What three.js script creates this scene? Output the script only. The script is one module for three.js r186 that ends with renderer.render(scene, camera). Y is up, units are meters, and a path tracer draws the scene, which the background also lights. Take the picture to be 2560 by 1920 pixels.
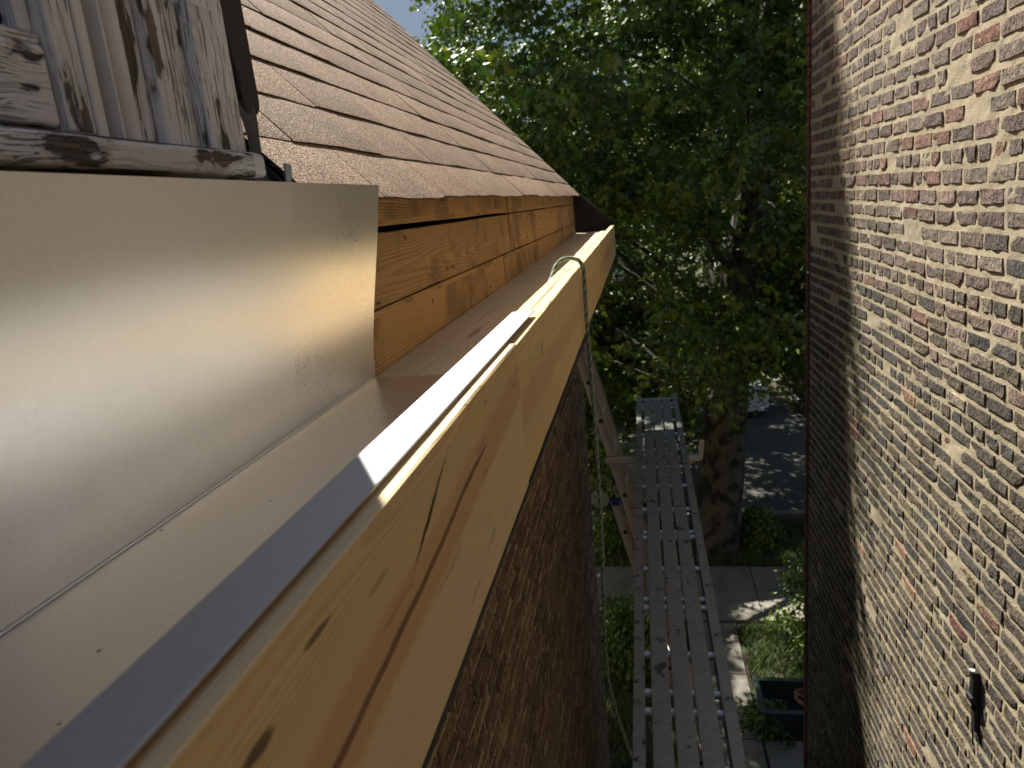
import * as THREE from 'three';
import { mergeGeometries, toCreasedNormals } from 'three/addons/utils/BufferGeometryUtils.js';
import { RoundedBoxGeometry } from 'three/addons/geometries/RoundedBoxGeometry.js';

// ---------------------------------------------------------------- camera, sky, sun, exposure
const H = 6.2;                                   // height of the lens above the ground
const scene = new THREE.Scene();
const camera = new THREE.PerspectiveCamera(56.79, 4 / 3, 0.02, 400);
camera.position.set(0, H, 0);
camera.up.set(0.049, 0.966, -0.253);
camera.lookAt(-0.188, H - 0.240, -0.952);
camera.focus = 1.45; camera.userData.fStop = 7.5;

const toSun = new THREE.Vector3(-1, 2.5, -1.6).normalize();
{ // clear, slightly hazy summer sky: deeper overhead, pale towards the horizon, brighter round the sun
  const w = 512, h = 256, D = new Float32Array(w * h * 4), d = new THREE.Vector3();
  for (let j = 0; j < h; j++) for (let i = 0; i < w; i++) {
    const el = ((j + 0.5) / h - 0.5) * Math.PI, az = ((i + 0.5) / w - 0.5) * 2 * Math.PI; d.set(Math.cos(el) * Math.cos(az), Math.sin(el), Math.cos(el) * Math.sin(az));
    const t = Math.pow(1 - Math.max(0, Math.sin(el)), 2.2), c = Math.max(0, d.dot(toSun)), g = 0.35 * Math.pow(c, 8) + 0.9 * Math.pow(c, 60), k = (j * w + i) * 4;
    D[k] = 0.07 + 0.06 * t + g * 0.32; D[k + 1] = 0.103 + 0.052 * t + g * 0.315; D[k + 2] = 0.165 + 0.026 * t + g * 0.30; D[k + 3] = 1;
  }
  const sky = new THREE.DataTexture(D, w, h, THREE.RGBAFormat, THREE.FloatType); sky.mapping = THREE.EquirectangularReflectionMapping; sky.magFilter = sky.minFilter = THREE.LinearFilter; sky.needsUpdate = true;
  scene.background = sky; scene.environment = sky;
}

const sun = new THREE.DirectionalLight(new THREE.Color(1.0, 0.955, 0.87), 5);
sun.position.copy(toSun).multiplyScalar(60).add(new THREE.Vector3(0, H, -5));
sun.target.position.set(0, H, -5); scene.add(sun, sun.target);
sun.castShadow = true; sun.shadow.mapSize.set(4096, 4096);
Object.assign(sun.shadow.camera, { left: -30, right: 30, top: 30, bottom: -30, near: 1, far: 140 });

const renderer = new THREE.WebGLRenderer({ antialias: true });
renderer.toneMapping = THREE.LinearToneMapping;
renderer.toneMappingExposure = 2.3;
renderer.shadowMap.enabled = true;

// ---------------------------------------------------------------- helpers
function rng(seed) { let s = seed >>> 0; return () => { s = (s + 0x6D2B79F5) | 0; let t = Math.imul(s ^ (s >>> 15), 1 | s); t = (t + Math.imul(t ^ (t >>> 7), 61 | t)) ^ t; return ((t ^ (t >>> 14)) >>> 0) / 4294967296; }; }
function hash(x, y, s) { let h = Math.imul(x, 374761393) + Math.imul(y, 668265263) + Math.imul(s, 1274126177); h = Math.imul(h ^ (h >>> 13), 1274126177); return ((h ^ (h >>> 16)) >>> 0) / 4294967296; }
function vn(x, y, s = 0) {
  const xi = Math.floor(x), yi = Math.floor(y); let u = x - xi, v = y - yi; u = u * u * (3 - 2 * u); v = v * v * (3 - 2 * v);
  const a = hash(xi, yi, s), b = hash(xi + 1, yi, s), c = hash(xi, yi + 1, s), d = hash(xi + 1, yi + 1, s);
  return a + (b - a) * u + (c - a) * v + (a - b - c + d) * u * v;
}
function fbm(x, y, s = 0, o = 4) { let a = 0, w = 0.5, t = 0; for (let i = 0; i < o; i++) { a += w * vn(x, y, s + i * 17); t += w; x *= 2.03; y *= 2.03; w *= 0.5; } return a / t; }
const ss = (a, b, x) => { const t = Math.min(1, Math.max(0, (x - a) / (b - a))); return t * t * (3 - 2 * t); };
const mix = (a, b, t) => a + (b - a) * t;
const mix3 = (a, b, t) => [mix(a[0], b[0], t), mix(a[1], b[1], t), mix(a[2], b[2], t)];
const toS = (c) => { c = Math.min(1, Math.max(0, c)); return c <= 0.0031308 ? 12.92 * c : 1.055 * Math.pow(c, 1 / 2.4) - 0.055; };
// fn(u, v) in metres -> { c: linear rgb, h: 0..1 relief, r: roughness }; returns { map, bumpMap, roughnessMap }
function tex(w, h, U, V, fn, want = 'cb') {
  const C = new Uint8Array(w * h * 4), B = want.includes('b') ? new Uint8Array(w * h * 4) : null, R = want.includes('r') ? new Uint8Array(w * h * 4) : null;
  for (let j = 0; j < h; j++) for (let i = 0; i < w; i++) {
    const o = fn((i + 0.5) / w * U, (j + 0.5) / h * V), k = (j * w + i) * 4;
    C[k] = toS(o.c[0]) * 255; C[k + 1] = toS(o.c[1]) * 255; C[k + 2] = toS(o.c[2]) * 255; C[k + 3] = 255;
    if (B) { B[k] = B[k + 1] = B[k + 2] = Math.min(1, Math.max(0, o.h)) * 255; B[k + 3] = 255; }
    if (R) { R[k] = R[k + 1] = R[k + 2] = Math.min(1, Math.max(0, o.r)) * 255; R[k + 3] = 255; }
  }
  const make = (d, srgb) => { const t = new THREE.DataTexture(d, w, h, THREE.RGBAFormat); t.wrapS = t.wrapT = THREE.RepeatWrapping; t.magFilter = THREE.LinearFilter; t.minFilter = THREE.LinearMipmapLinearFilter; t.generateMipmaps = true; if (srgb) t.colorSpace = THREE.SRGBColorSpace; t.repeat.set(1 / U, 1 / V); t.needsUpdate = true; return t; };
  const out = { map: make(C, true) }; if (B) out.bumpMap = make(B); if (R) out.roughnessMap = make(R); return out;
}
const std = (o) => new THREE.MeshStandardMaterial(o), phys = (o) => new THREE.MeshPhysicalMaterial(o);
const rgb = (r, g, b) => new THREE.Color().setRGB(r, g, b);
const taken = new Map();
function numbered(n) { const k = taken.get(n) || 0; taken.set(n, k + 1); return k ? n + '_' + String(k).padStart(3, '0') : n; }
function shade(o) { o.traverse((m) => { if (m.isMesh) { m.castShadow = true; m.receiveShadow = true; } }); return o; }
function thing(name, label, category, pos = [0, 0, 0], group) {
  const g = new THREE.Group(); g.name = numbered(name); g.position.set(...pos); g.userData = { label, category }; if (group) g.userData.group = group; scene.add(g); return g;
}
function structure(name, geo, m) { const o = new THREE.Mesh(geo, m); o.name = numbered(name); o.userData.kind = 'structure'; scene.add(o); return o; }
function part(parent, name, geo, m, extra) { const o = new THREE.Mesh(geo, m); o.name = name; if (extra) Object.assign(o.userData, extra); parent.add(o); return o; }
const merge = (gs) => mergeGeometries(gs.map((g) => { const q = g.index ? g.toNonIndexed() : g; for (const k of Object.keys(q.attributes)) if (!['position', 'normal', 'uv', 'color'].includes(k)) q.deleteAttribute(k); return q; }));
function bx(x0, x1, y0, y1, z0, z1, r = 0) { const g = r ? new RoundedBoxGeometry(x1 - x0, y1 - y0, z1 - z0, 2, r) : new THREE.BoxGeometry(x1 - x0, y1 - y0, z1 - z0); g.translate((x0 + x1) / 2, (y0 + y1) / 2, (z0 + z1) / 2); return boxUV(g); }
// uv in metres from the dominant axis of each face
function boxUV(g0) {
  const g = g0.index ? g0.toNonIndexed() : g0, p = g.attributes.position, uv = new Float32Array(p.count * 2), a = new THREE.Vector3(), b = new THREE.Vector3(), c = new THREE.Vector3();
  for (let i = 0; i < p.count; i += 3) {
    a.fromBufferAttribute(p, i); b.fromBufferAttribute(p, i + 1); c.fromBufferAttribute(p, i + 2);
    const n = b.clone().sub(a).cross(c.clone().sub(a)), ax = Math.abs(n.x), ay = Math.abs(n.y), az = Math.abs(n.z);
    [a, b, c].forEach((q, k) => { const [u, v] = ax >= ay && ax >= az ? [q.z, q.y] : ay >= az ? [q.z, q.x] : [q.x, q.y]; uv[(i + k) * 2] = u; uv[(i + k) * 2 + 1] = v; });
  }
  g.setAttribute('uv', new THREE.BufferAttribute(uv, 2)); return g;
}
// a long board: chamfered section in x-y swept along z, gently uneven
function board(x0, x1, y0, y1, z0, z1, o = {}) {
  const ch = o.ch ?? 0.002, n = o.n ?? 24, j = o.j ?? 0.0008, sd = o.seed ?? 1, sl = o.slope ?? 0, z00 = o.z0 ?? z0;
  const pr = [[x0 + ch, y0], [x1 - ch, y0], [x1, y0 + ch], [x1, y1 - ch], [x1 - ch, y1], [x0 + ch, y1], [x0, y1 - ch], [x0, y0 + ch]];
  const P = [], tri = (a, b, c) => P.push(...a, ...b, ...c);
  const pt = (k, i) => { const [x, y] = pr[k % 8], z = mix(z0, z1, i / n); return [x + (vn(z * 2.2 + k * 0.11, sd) - 0.5) * 2 * j + (vn(z * 9, sd + k) - 0.5) * j, y + (z - z00) * sl + (vn(z * 2.2, sd + 7 + (k > 3 ? 3 : 0)) - 0.5) * 2 * j + (vn(z * 14, sd + k + 20) - 0.5) * j * 0.6, z]; };
  const flip = z1 < z0;
  for (let i = 0; i < n; i++) for (let k = 0; k < 8; k++) {
    const a = pt(k, i), b = pt(k + 1, i), c = pt(k + 1, i + 1), d = pt(k, i + 1);
    if (!flip) { tri(a, b, c); tri(a, c, d); } else { tri(a, c, b); tri(a, d, c); }
  }
  for (const i of [0, n]) for (let k = 1; k < 7; k++) { const q = [pt(0, i), pt(k, i), pt(k + 1, i)]; if ((i === 0) !== flip) q.reverse(); tri(...q); }
  let g = new THREE.BufferGeometry(); g.setAttribute('position', new THREE.Float32BufferAttribute(P, 3));
  g = boxUV(g); g = toCreasedNormals(g, 0.5); return g;
}
function tube(pts, r, seg = 40, rad = 8) { return new THREE.TubeGeometry(new THREE.CatmullRomCurve3(pts.map((p) => new THREE.Vector3(...p))), seg, r, rad, false); }
function rod(a, b, r0, r1 = r0, seg = 8) { const A = new THREE.Vector3(...a), B = new THREE.Vector3(...b), d = B.clone().sub(A), g = new THREE.CylinderGeometry(r1, r0, d.length(), seg); g.applyQuaternion(new THREE.Quaternion().setFromUnitVectors(new THREE.Vector3(0, 1, 0), d.normalize())); g.translate(...A.add(B).multiplyScalar(0.5).toArray()); return g; }

// ---------------------------------------------------------------- materials
function woodTex(o) {
  const { w = 1024, h = 512, U, V, seed, light, dark, v0 = 0.1, d0 = 0.03, dv = 0.05, freq = 180, streak = 0.25, ring = 0.6, extra } = o;
  return tex(w, h, U, V, (u, v) => {
    const wob = (fbm(u * 0.9, v * 2, seed) - 0.5) * 0.06, dep = d0 + dv * fbm(u * 0.8 + 3, 0.5, seed + 5, 3);
    const r = Math.hypot(v - v0 + wob, dep) * freq + (fbm(u * 5, v * 60, seed + 9, 3) - 0.5) * 0.5;
    const t = r - Math.floor(r), late = ss(0.25, 0.85, t) * (1 - ss(0.9, 1, t));
    const fib = fbm(u * 10, v * 700, seed + 21, 3), blot = fbm(u * 3, v * 12, seed + 31, 4), fl = fbm(u * 30, v * 260, seed + 41, 2);
    let m = ring * late * (0.55 + 0.6 * blot) + (fib - 0.5) * 0.5 * streak + (fl - 0.5) * 0.35 * streak;
    let c = mix3(light, dark, Math.min(1.2, Math.max(-0.25, m)));
    const bl = 0.88 + 0.26 * blot; c = [c[0] * bl, c[1] * bl, c[2] * bl];
    let hgt = 0.6 - 0.3 * late + (fib - 0.5) * 0.6;
    if (extra) { const e = extra(u, v, c, hgt); c = e.c; hgt = e.h; }
    return { c, h: hgt };
  });
}
// marks on a board: soft-edged streaks and knots of dark resin
const mark = (u, v, u0, v0, ru, rv, s = 1) => { const n = (fbm(u * 40, v * 90, 77, 3) - 0.5) * 0.7; return s * (1 - ss(0.55, 1.0, Math.hypot((u - u0) / ru, (v - v0) / rv) + n)); };

const pineNear = woodTex({ w: 2048, h: 512, U: 2.4, V: 0.28, seed: 11, light: [0.72, 0.53, 0.255], dark: [0.54, 0.335, 0.125], v0: 0.245, d0: 0.008, dv: 0.06, freq: 260, ring: 0.5, extra: (u, v, c, h) => {
  // u = z + 1.2 (board runs z -1.2 .. 1.2), v = height over the lower edge
  const z = u - 1.2, sl = (z + 0.35) * -0.075, wv = (fbm(u * 4, 2, 5, 3) - 0.5) * 0.012;
  const top = 0.166 + sl + wv, bot = 0.103 + sl + wv * 0.6;
  const band = ss(bot - 0.008, bot + 0.006, v) * (1 - ss(top - 0.01, top + 0.006, v));
  const g = 0.93 + 0.14 * fbm(u * 6, v * 500, 61, 3);
  c = mix3(c, [0.60 * g, 0.355 * g, 0.165 * g], band * 0.8);
  const pale = 1 - ss(bot - 0.012, bot + 0.004, v), ln = 0.5 + 0.5 * Math.sin(v * 1500 + 3 * fbm(u * 1.5, v * 8, 63, 3));
  c = mix3(c, mix3([0.74, 0.59, 0.35], [0.64, 0.46, 0.23], ln * (0.4 + 0.4 * fbm(u * 9, v * 200, 67))), pale * 0.9);
  // long brown resin streak in the heartwood
  const sv = 0.131 + (z + 0.35) * -0.088 + (fbm(u * 7, 9, 71, 3) - 0.5) * 0.012, sw = 0.0045 * (0.6 + fbm(u * 9, 3, 73)) * ss(-0.93, -0.8, z) * (1 - ss(-0.28, -0.15, z));
  c = mix3(c, [0.15, 0.065, 0.025], (1 - ss(sw * 0.55, sw + 0.0007, Math.abs(v - sv))) * (sw > 0.0008 ? 0.85 : 0));
  // open black pitch pocket
  const pz = (z + 0.70) / 0.135; if (pz > -0.1 && pz < 1.05) { const pv = mix(0.232, 0.176, pz) + (fbm(u * 22, 1, 79, 3) - 0.5) * 0.006, pw = 0.0042 * Math.max(0, Math.sin(Math.PI * Math.min(1, Math.max(0, pz)))) * (0.6 + 0.8 * fbm(u * 30, 6, 83)); const p = 1 - ss(pw * 0.6, pw + 0.0008, Math.abs(v - pv)); c = mix3(c, [0.012, 0.009, 0.008], p); h -= p * 0.6; }
  let k = mark(u, v, 0.823, 0.230, 0.026, 0.0035, 0.8) + mark(u, v, 0.904, 0.212, 0.024, 0.006, 0.9) + mark(u, v, 0.07, 0.2, 0.012, 0.004, 0.7) + mark(u, v, 0.72, 0.207, 0.03, 0.004, 0.35) + mark(u, v, 1.02, 0.19, 0.03, 0.005, 0.8) + mark(u, v, 0.29, 0.232, 0.012, 0.0025, 0.6);
  const fuzz = fbm(u * 9, v * 60, 91, 4); k += ss(0.69, 0.78, fuzz) * 0.28;
  c = mix3(c, [0.10, 0.055, 0.03], Math.min(1, k)); return { c, h: h - k * 0.2 };
} });
const pineFar = woodTex({ w: 2048, h: 512, U: 3.4, V: 0.28, seed: 23, light: [0.72, 0.53, 0.26], dark: [0.55, 0.345, 0.135], v0: 0.22, d0: 0.01, dv: 0.08, freq: 230, ring: 0.5, extra: (u, v, c, h) => {
  const wv = (fbm(u * 1.4, 2, 15, 3) - 0.5) * 0.05, top = 0.16 + wv, bot = 0.095 + wv;
  const band = ss(bot - 0.01, bot + 0.006, v) * (1 - ss(top - 0.012, top + 0.006, v)) * ss(0.3, 0.5, fbm(u * 0.9, 4, 18, 2));
  c = mix3(c, [0.60, 0.37, 0.19], band * 0.7); let k = mark(u, v, 0.35, 0.2, 0.012, 0.02, 0.7) + mark(u, v, 1.1, 0.22, 0.008, 0.022, 0.6) + mark(u, v, 1.9, 0.18, 0.01, 0.02, 0.6) + mark(u, v, 2.6, 0.21, 0.012, 0.016, 0.6);
  for (let q = 0; q < 5; q++) k += (1 - ss(0.0008, 0.003, Math.abs(u - 0.21 - q * 0.62 + (fbm(v * 40, q, 6) - 0.5) * 0.006))) * ss(0.12, 0.22, v + (hash(q, 4, 4) - 0.5) * 0.1) * 0.45;
  return { c: mix3(c, [0.13, 0.065, 0.03], Math.min(1, k)), h };
} });
const oldPlank = (seed, light, dark) => woodTex({ w: 2048, h: 512, U: 3.2, V: 0.2, seed, light, dark, v0: 0.07, d0: 0.004, dv: 0.075, freq: 190, ring: 0.62, streak: 0.5, extra: (u, v, c, h) => {
  const st = ss(0.52, 0.74, fbm(u * 7, v * 5, seed + 50, 5)), dr = ss(0.55, 0.85, fbm(u * 22 + 2 * fbm(u * 9, v * 20, seed, 2), v * 9, seed + 55, 4)) * ss(0.4, 0.7, fbm(u * 2.3, v * 4, seed + 57, 2));
  c = mix3(c, [0.05, 0.028, 0.015], st * 0.5 + dr * 0.4);
  let k = 0; for (let q = 0; q < 9; q++) { const ku = hash(q, 1, seed) * 3.2, kv = hash(q, 2, seed) * 0.2; k += mark(u, v, ku, kv, 0.006 + 0.012 * hash(q, 3, seed), 0.004 + 0.006 * hash(q, 5, seed), 0.9); }
  k += mark(u, v, 1.12, 0.045, 0.09, 0.009, 0.9) * ss(0.4, 0.6, fbm(u * 60, v * 80, seed, 3));
  return { c: mix3(c, [0.03, 0.018, 0.01], Math.min(1, k)), h: h - k * 0.25 };
} });
const plankA = oldPlank(31, [0.36, 0.22, 0.09], [0.16, 0.085, 0.034]), plankB = oldPlank(47, [0.32, 0.20, 0.085], [0.15, 0.08, 0.034]), plankC = oldPlank(59, [0.41, 0.255, 0.105], [0.20, 0.108, 0.043]);
const floorWood = woodTex({ w: 2048, h: 512, U: 3.4, V: 0.3, seed: 71, light: [0.62, 0.475, 0.285], dark: [0.45, 0.30, 0.165], v0: 0.13, d0: 0.01, dv: 0.09, freq: 150, ring: 0.5, extra: (u, v, c, h) => {
  let k = mark(u, v, 1.6, 0.16, 0.11, 0.012, 0.5); for (let q = 0; q < 40; q++) k += mark(u, v, hash(q, 1, 3) * 3.4, hash(q, 2, 3) * 0.3, 0.006, 0.003, 0.8);
  return { c: mix3(c, [0.16, 0.06, 0.035], Math.min(1, k)), h };
} });
const wm = (t, o = {}) => std({ ...t, bumpScale: 0.0009, roughness: 0.72, ...o });
const M = {
  pineNear: wm(pineNear), pineFar: wm(pineFar), plankA: wm(plankA, { bumpScale: 0.0025, roughness: 0.8 }), plankB: wm(plankB, { bumpScale: 0.0025, roughness: 0.8 }), plankC: wm(plankC, { bumpScale: 0.0025, roughness: 0.8 }), floorWood: wm(floorWood),
  black: std({ color: rgb(0.012, 0.012, 0.012), roughness: 0.6 }), felt: std({ color: rgb(0.018, 0.016, 0.015), roughness: 0.95 }),
};
// bare coated steel of the liner: dull mirror, rolled grain, fine pitting and a few flecks of grit
const steelTex = (flecks) => tex(1024, 1024, 1.0, 1.0, (u, v) => {
  const g = fbm(u * 900, v * 130, 3, 2), f = fbm(u * 260, v * 260, 5, 3), big = fbm(u * 5, v * 5, 7, 4);
  const cx = Math.floor(u * 24), cy = Math.floor(v * 24), hx = hash(cx, cy, 9); let sp = 0;
  if (flecks && hx > 0.9) { const px = (cx + 0.2 + 0.6 * hash(cx, cy, 10)) / 24, py = (cy + 0.2 + 0.6 * hash(cx, cy, 11)) / 24; sp = 1 - ss(0.0006, 0.0016 * (0.4 + hash(cx, cy, 12)) + 0.0007, Math.hypot(u - px, v - py)); }
  const scr = fbm(u * 14, v * 3 + 5, 13, 2), sc = (1 - ss(0.0, 0.006, Math.abs(scr - 0.5))) * ss(0.62, 0.72, fbm(u * 3, v * 3, 15, 2));
  let c = 0.72 + 0.05 * (g - 0.5) + 0.05 * (f - 0.5) + 0.05 * (big - 0.5) + sc * 0.0; c = mix(c, 0.03, sp);
  return { c: [c * 0.97, c * 0.985, c], h: 0.5 + 0.5 * (g - 0.5) + 0.4 * (f - 0.5), r: mix(0.31 + 0.08 * (f - 0.5) + 0.10 * (big - 0.5), 0.9, sp) };
}, 'cbr');
M.steel = phys({ ...steelTex(false), metalness: 0.9, roughness: 1, bumpScale: 0.00012, side: THREE.DoubleSide }); M.steelGritty = phys({ ...steelTex(true), metalness: 0.9, roughness: 1, bumpScale: 0.00012, side: THREE.DoubleSide });
M.steelDull = phys({ map: M.steel.map, bumpMap: M.steel.bumpMap, color: rgb(0.64, 0.64, 0.65), metalness: 0.65, roughness: 0.58, bumpScale: 0.00025, side: THREE.DoubleSide });
M.alu = std({ color: rgb(0.55, 0.56, 0.57), metalness: 0.75, roughness: 0.46 });
const deckT = tex(512, 2048, 0.4, 3.0, (u, v) => {
  const n = fbm(u * 30, v * 30, 3, 4), s = ss(0.68, 0.74, fbm(u * 26, v * 20, 21, 4)) * ss(0.45, 0.6, fbm(u * 4, v * 3, 23, 2)), d = ss(0.76, 0.8, fbm(u * 90, v * 90, 25, 3));
  const k = Math.min(1, s + d * 0.6), a = 0.27 + 0.09 * (n - 0.5); return { c: mix3([a, a, a * 0.99], [0.05, 0.045, 0.04], k * 0.85), h: 0.5 + 0.3 * (n - 0.5) + k * 0.3, r: mix(0.48, 0.85, k) };
}, 'cbr');
M.deck = std({ ...deckT, metalness: 0.35, roughness: 1, bumpScale: 0.0006 });

// roofing granules
const granT = tex(1024, 1024, 0.56, 0.56, (u, v) => {
  const S = 640, jx = (hash(Math.floor(u * S), Math.floor(v * S), 8) - 0.5) * 0.8, cx = Math.floor(u * S + jx), cy = Math.floor(v * S - jx), a = hash(cx, cy, 1), b = hash(cx, cy, 2), big = fbm(u * 5.36, v * 5.36, 9, 4);
  let c = a < 0.5 ? [0.41, 0.265, 0.155] : a < 0.74 ? [0.275, 0.17, 0.096] : a < 0.88 ? [0.06, 0.04, 0.032] : a < 0.985 ? [0.42, 0.28, 0.18] : [0.7, 0.62, 0.52];
  const clus = fbm(u * 392.9, v * 392.9, 13, 2), m = (0.75 + 0.3 * b + 0.3 * (big - 0.5)) * (0.45 + 1.1 * ss(0.25, 0.75, clus)); return { c: [c[0] * m, c[1] * m, c[2] * m], h: b };
});
M.shingle = std({ ...granT, bumpScale: 0.0016, roughness: 0.78, vertexColors: true });
M.shinglePlain = std({ ...granT, bumpScale: 0.0011, roughness: 0.85 });
M.darkRoofing = std({ color: rgb(0.035, 0.031, 0.029), bumpMap: granT.bumpMap, bumpScale: 0.0012, roughness: 0.9 });  // even near-black tone for the dormer cheek, darker than the roof shingles

// alligatored, peeling white paint on grey wood; grain runs along v
const paint = (seed, peel) => tex(1024, 1024, 0.5, 0.5, (u, v) => {
  const wob = (fbm(u * 14, v * 9, seed, 3) - 0.5) * 0.012, x = u + wob, gr = fbm(x * 420, v * 14, seed + 1, 3);
  const zone = ss(0.38, 0.62, fbm(u * 7, v * 5, seed + 4, 3)), ck = fbm(x * 210, v * 9, seed + 2, 3), line = (1 - ss(0.0, 0.035, Math.abs(ck - 0.5))) * zone, hair = (1 - ss(0.30, 0.36, fbm(x * 330, v * 22, seed + 3, 2))) * (0.35 + 0.65 * zone);
  const pe = fbm(x * 30, v * 9, seed + 5, 5) + 0.06 * (fbm(x * 160, v * 120, seed + 7, 2) - 0.5), off = ss(peel, peel + 0.012, pe), rim = ss(peel - 0.02, peel - 0.008, pe) * (1 - off), old = ss(peel - 0.07, peel - 0.055, pe);
  const wood = mix3([0.15, 0.118, 0.095], [0.03, 0.025, 0.021], ss(0.3, 0.7, gr)), d = fbm(u * 12, v * 12, seed + 6, 4), pc = 0.66 + 0.16 * (d - 0.5);
  let c = mix3([pc * 0.985, pc, pc * 1.02], [0.54, 0.535, 0.53], old); c = mix3(c, [0.035, 0.03, 0.026], Math.min(1, Math.max(line * 0.95, hair * 0.7) + rim * 0.6)); c = mix3(c, wood, off);
  return { c, h: 0.8 - 0.45 * off - 0.3 * Math.max(line, hair) + 0.08 * (gr - 0.5) };
});
const paintA = paint(101, 0.645), paintB = paint(139, 0.605), paintC = paint(161, 0.685), paintD = paint(187, 0.44);
const pm = (t) => std({ ...t, roughness: 0.62, bumpScale: 0.003 });
M.paintA = pm(paintA); M.paintB = pm(paintB); M.paintC = pm(paintC); M.paintD = pm(paintD);
M.vinyl = std({ color: rgb(0.62, 0.62, 0.61), roughness: 0.38 });
M.glass = std({ color: rgb(0.05, 0.055, 0.055), roughness: 0.06, metalness: 0.0 });
M.flash = std({ color: rgb(0.03, 0.035, 0.04), roughness: 0.5 });
M.leadGrey = std({ color: rgb(0.3, 0.32, 0.34), roughness: 0.5, metalness: 0.4 });

const brickT = tex(1024, 1024, 0.8, 0.8, (u, v) => {
  const n = fbm(u * 60, v * 60, 3, 5), sp = ss(0.60, 0.68, fbm(u * 150, v * 110, 5, 3)), drag = fbm(u * 110, v * 16, 11, 3), big = fbm(u * 12, v * 12, 14, 3), m = 0.24 + 0.56 * n + 0.28 * (drag - 0.5) + 0.28 * (big - 0.5);
  let c = [m, m * (0.98 + 0.06 * (big - 0.5)), m * 0.98]; c = mix3(c, [0.13, 0.12, 0.11], sp * 0.7); return { c, h: 0.55 + 0.8 * (n - 0.5) - 0.45 * sp + 0.25 * (drag - 0.5) };
});
M.brick = std({ ...brickT, vertexColors: true, roughness: 0.9, bumpScale: 0.006 });
const mortT = tex(1024, 1024, 0.7, 0.7, (u, v) => {
  const n = fbm(u * 40, v * 40, 3, 5), g = fbm(u * 300, v * 300, 5, 2), b = fbm(u * 6, v * 9, 7, 4), m = 0.86 + 0.28 * (n - 0.5) + 0.16 * (g - 0.5) + 0.3 * (b - 0.5);
  return { c: [0.445 * m, 0.37 * m, 0.24 * m], h: 0.5 + 0.6 * (n - 0.5) + 0.4 * (g - 0.5) };
});
M.mortar = std({ ...mortT, roughness: 0.95, bumpScale: 0.003 });
const concT = tex(1024, 1024, 3, 3, (u, v) => { const n = fbm(u * 8, v * 8, 3, 5), g = fbm(u * 120, v * 120, 5, 2), st = ss(0.55, 0.75, fbm(u * 2, v * 2, 9, 4)), m = 0.85 + 0.3 * (n - 0.5) + 0.2 * (g - 0.5) - 0.2 * st; return { c: [0.24 * m, 0.22 * m, 0.185 * m], h: g }; });
M.concrete = std({ ...concT, roughness: 0.92, bumpScale: 0.002 });
const soilT = tex(1024, 1024, 4, 4, (u, v) => { const n = fbm(u * 5, v * 5, 3, 5), g = fbm(u * 60, v * 60, 5, 3), t = ss(0.42, 0.62, n); let c = mix3([0.05, 0.036, 0.022], [0.032, 0.045, 0.015], t); const m = 0.6 + 0.8 * g; return { c: c.map((q) => q * m), h: g }; });
M.soil = std({ ...soilT, roughness: 1, bumpScale: 0.01 });
const roadT = tex(1024, 1024, 6, 6, (u, v) => { const n = fbm(u * 3, v * 3, 3, 5), g = fbm(u * 90, v * 90, 5, 2), m = 0.8 + 0.3 * (n - 0.5) + 0.4 * (g - 0.5); return { c: [0.08 * m, 0.077 * m, 0.074 * m], h: g }; });
M.road = std({ ...roadT, roughness: 0.92, bumpScale: 0.004 });
const barkT = tex(512, 1024, 1, 2, (u, v) => { const n = fbm(u * 22 + 2 * fbm(u * 4, v * 3, 4, 2), v * 5, 3, 4), r = ss(0.35, 0.6, n); return { c: mix3([0.02, 0.017, 0.013], [0.10, 0.085, 0.065], r), h: r }; });
M.bark = std({ ...barkT, roughness: 0.95, bumpScale: 0.02 });
M.leaf = phys({ color: 0xffffff, roughness: 0.55, transmission: 0.45, thickness: 0, side: THREE.DoubleSide });

// ================================================================ GROUND
structure('ground', (() => { const g = new THREE.PlaneGeometry(240, 240); g.rotateX(-Math.PI / 2); const p = g.attributes.position, uv = g.attributes.uv; for (let i = 0; i < p.count; i++) uv.setXY(i, p.getX(i), p.getZ(i)); return g; })(), M.soil);
structure('street', bx(-60, 60, -0.2, 0.012, -21.5, -13.2), M.road);
for (const [a, b] of [[-13.2, -13.05], [-21.65, -21.5]]) structure('kerb', bx(-60, 60, -0.1, 0.13, a, b, 0.02), M.concrete);
// public pavement and the walk between the houses, slab by slab
function slabs(name, x0, x1, z0, z1, nx, nz, seed, y = 0.03) {
  const R = rng(seed), g = new THREE.Group(); g.name = numbered(name); g.userData.kind = 'structure'; scene.add(g);
  for (let i = 0; i < nx; i++) for (let j = 0; j < nz; j++) {
    const a = mix(x0, x1, i / nx) + 0.006, b = mix(x0, x1, (i + 1) / nx) - 0.006, c = mix(z0, z1, j / nz) + 0.006, d = mix(z0, z1, (j + 1) / nz) - 0.006, t = y + R() * 0.012;
    const m = part(g, 'slab', bx(-(b - a) / 2, (b - a) / 2, -0.12, t, -(d - c) / 2, (d - c) / 2, 0.008), M.concrete); m.position.set((a + b) / 2, 0, (c + d) / 2); m.rotation.set((R() - 0.5) * 0.01, 0, (R() - 0.5) * 0.01);
  }
}
slabs('pavement', -12, 12, -11.2, -9.6, 16, 1, 3);
slabs('garden_path', 0.52, 1.08, -9.55, 1.0, 1, 9, 5);
slabs('side_path', 1.1, 3.0, -7.22, -6.6, 2, 1, 6);
slabs('opposite_pavement', -14, 14, -24.6, -23.2, 16, 1, 9);

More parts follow.
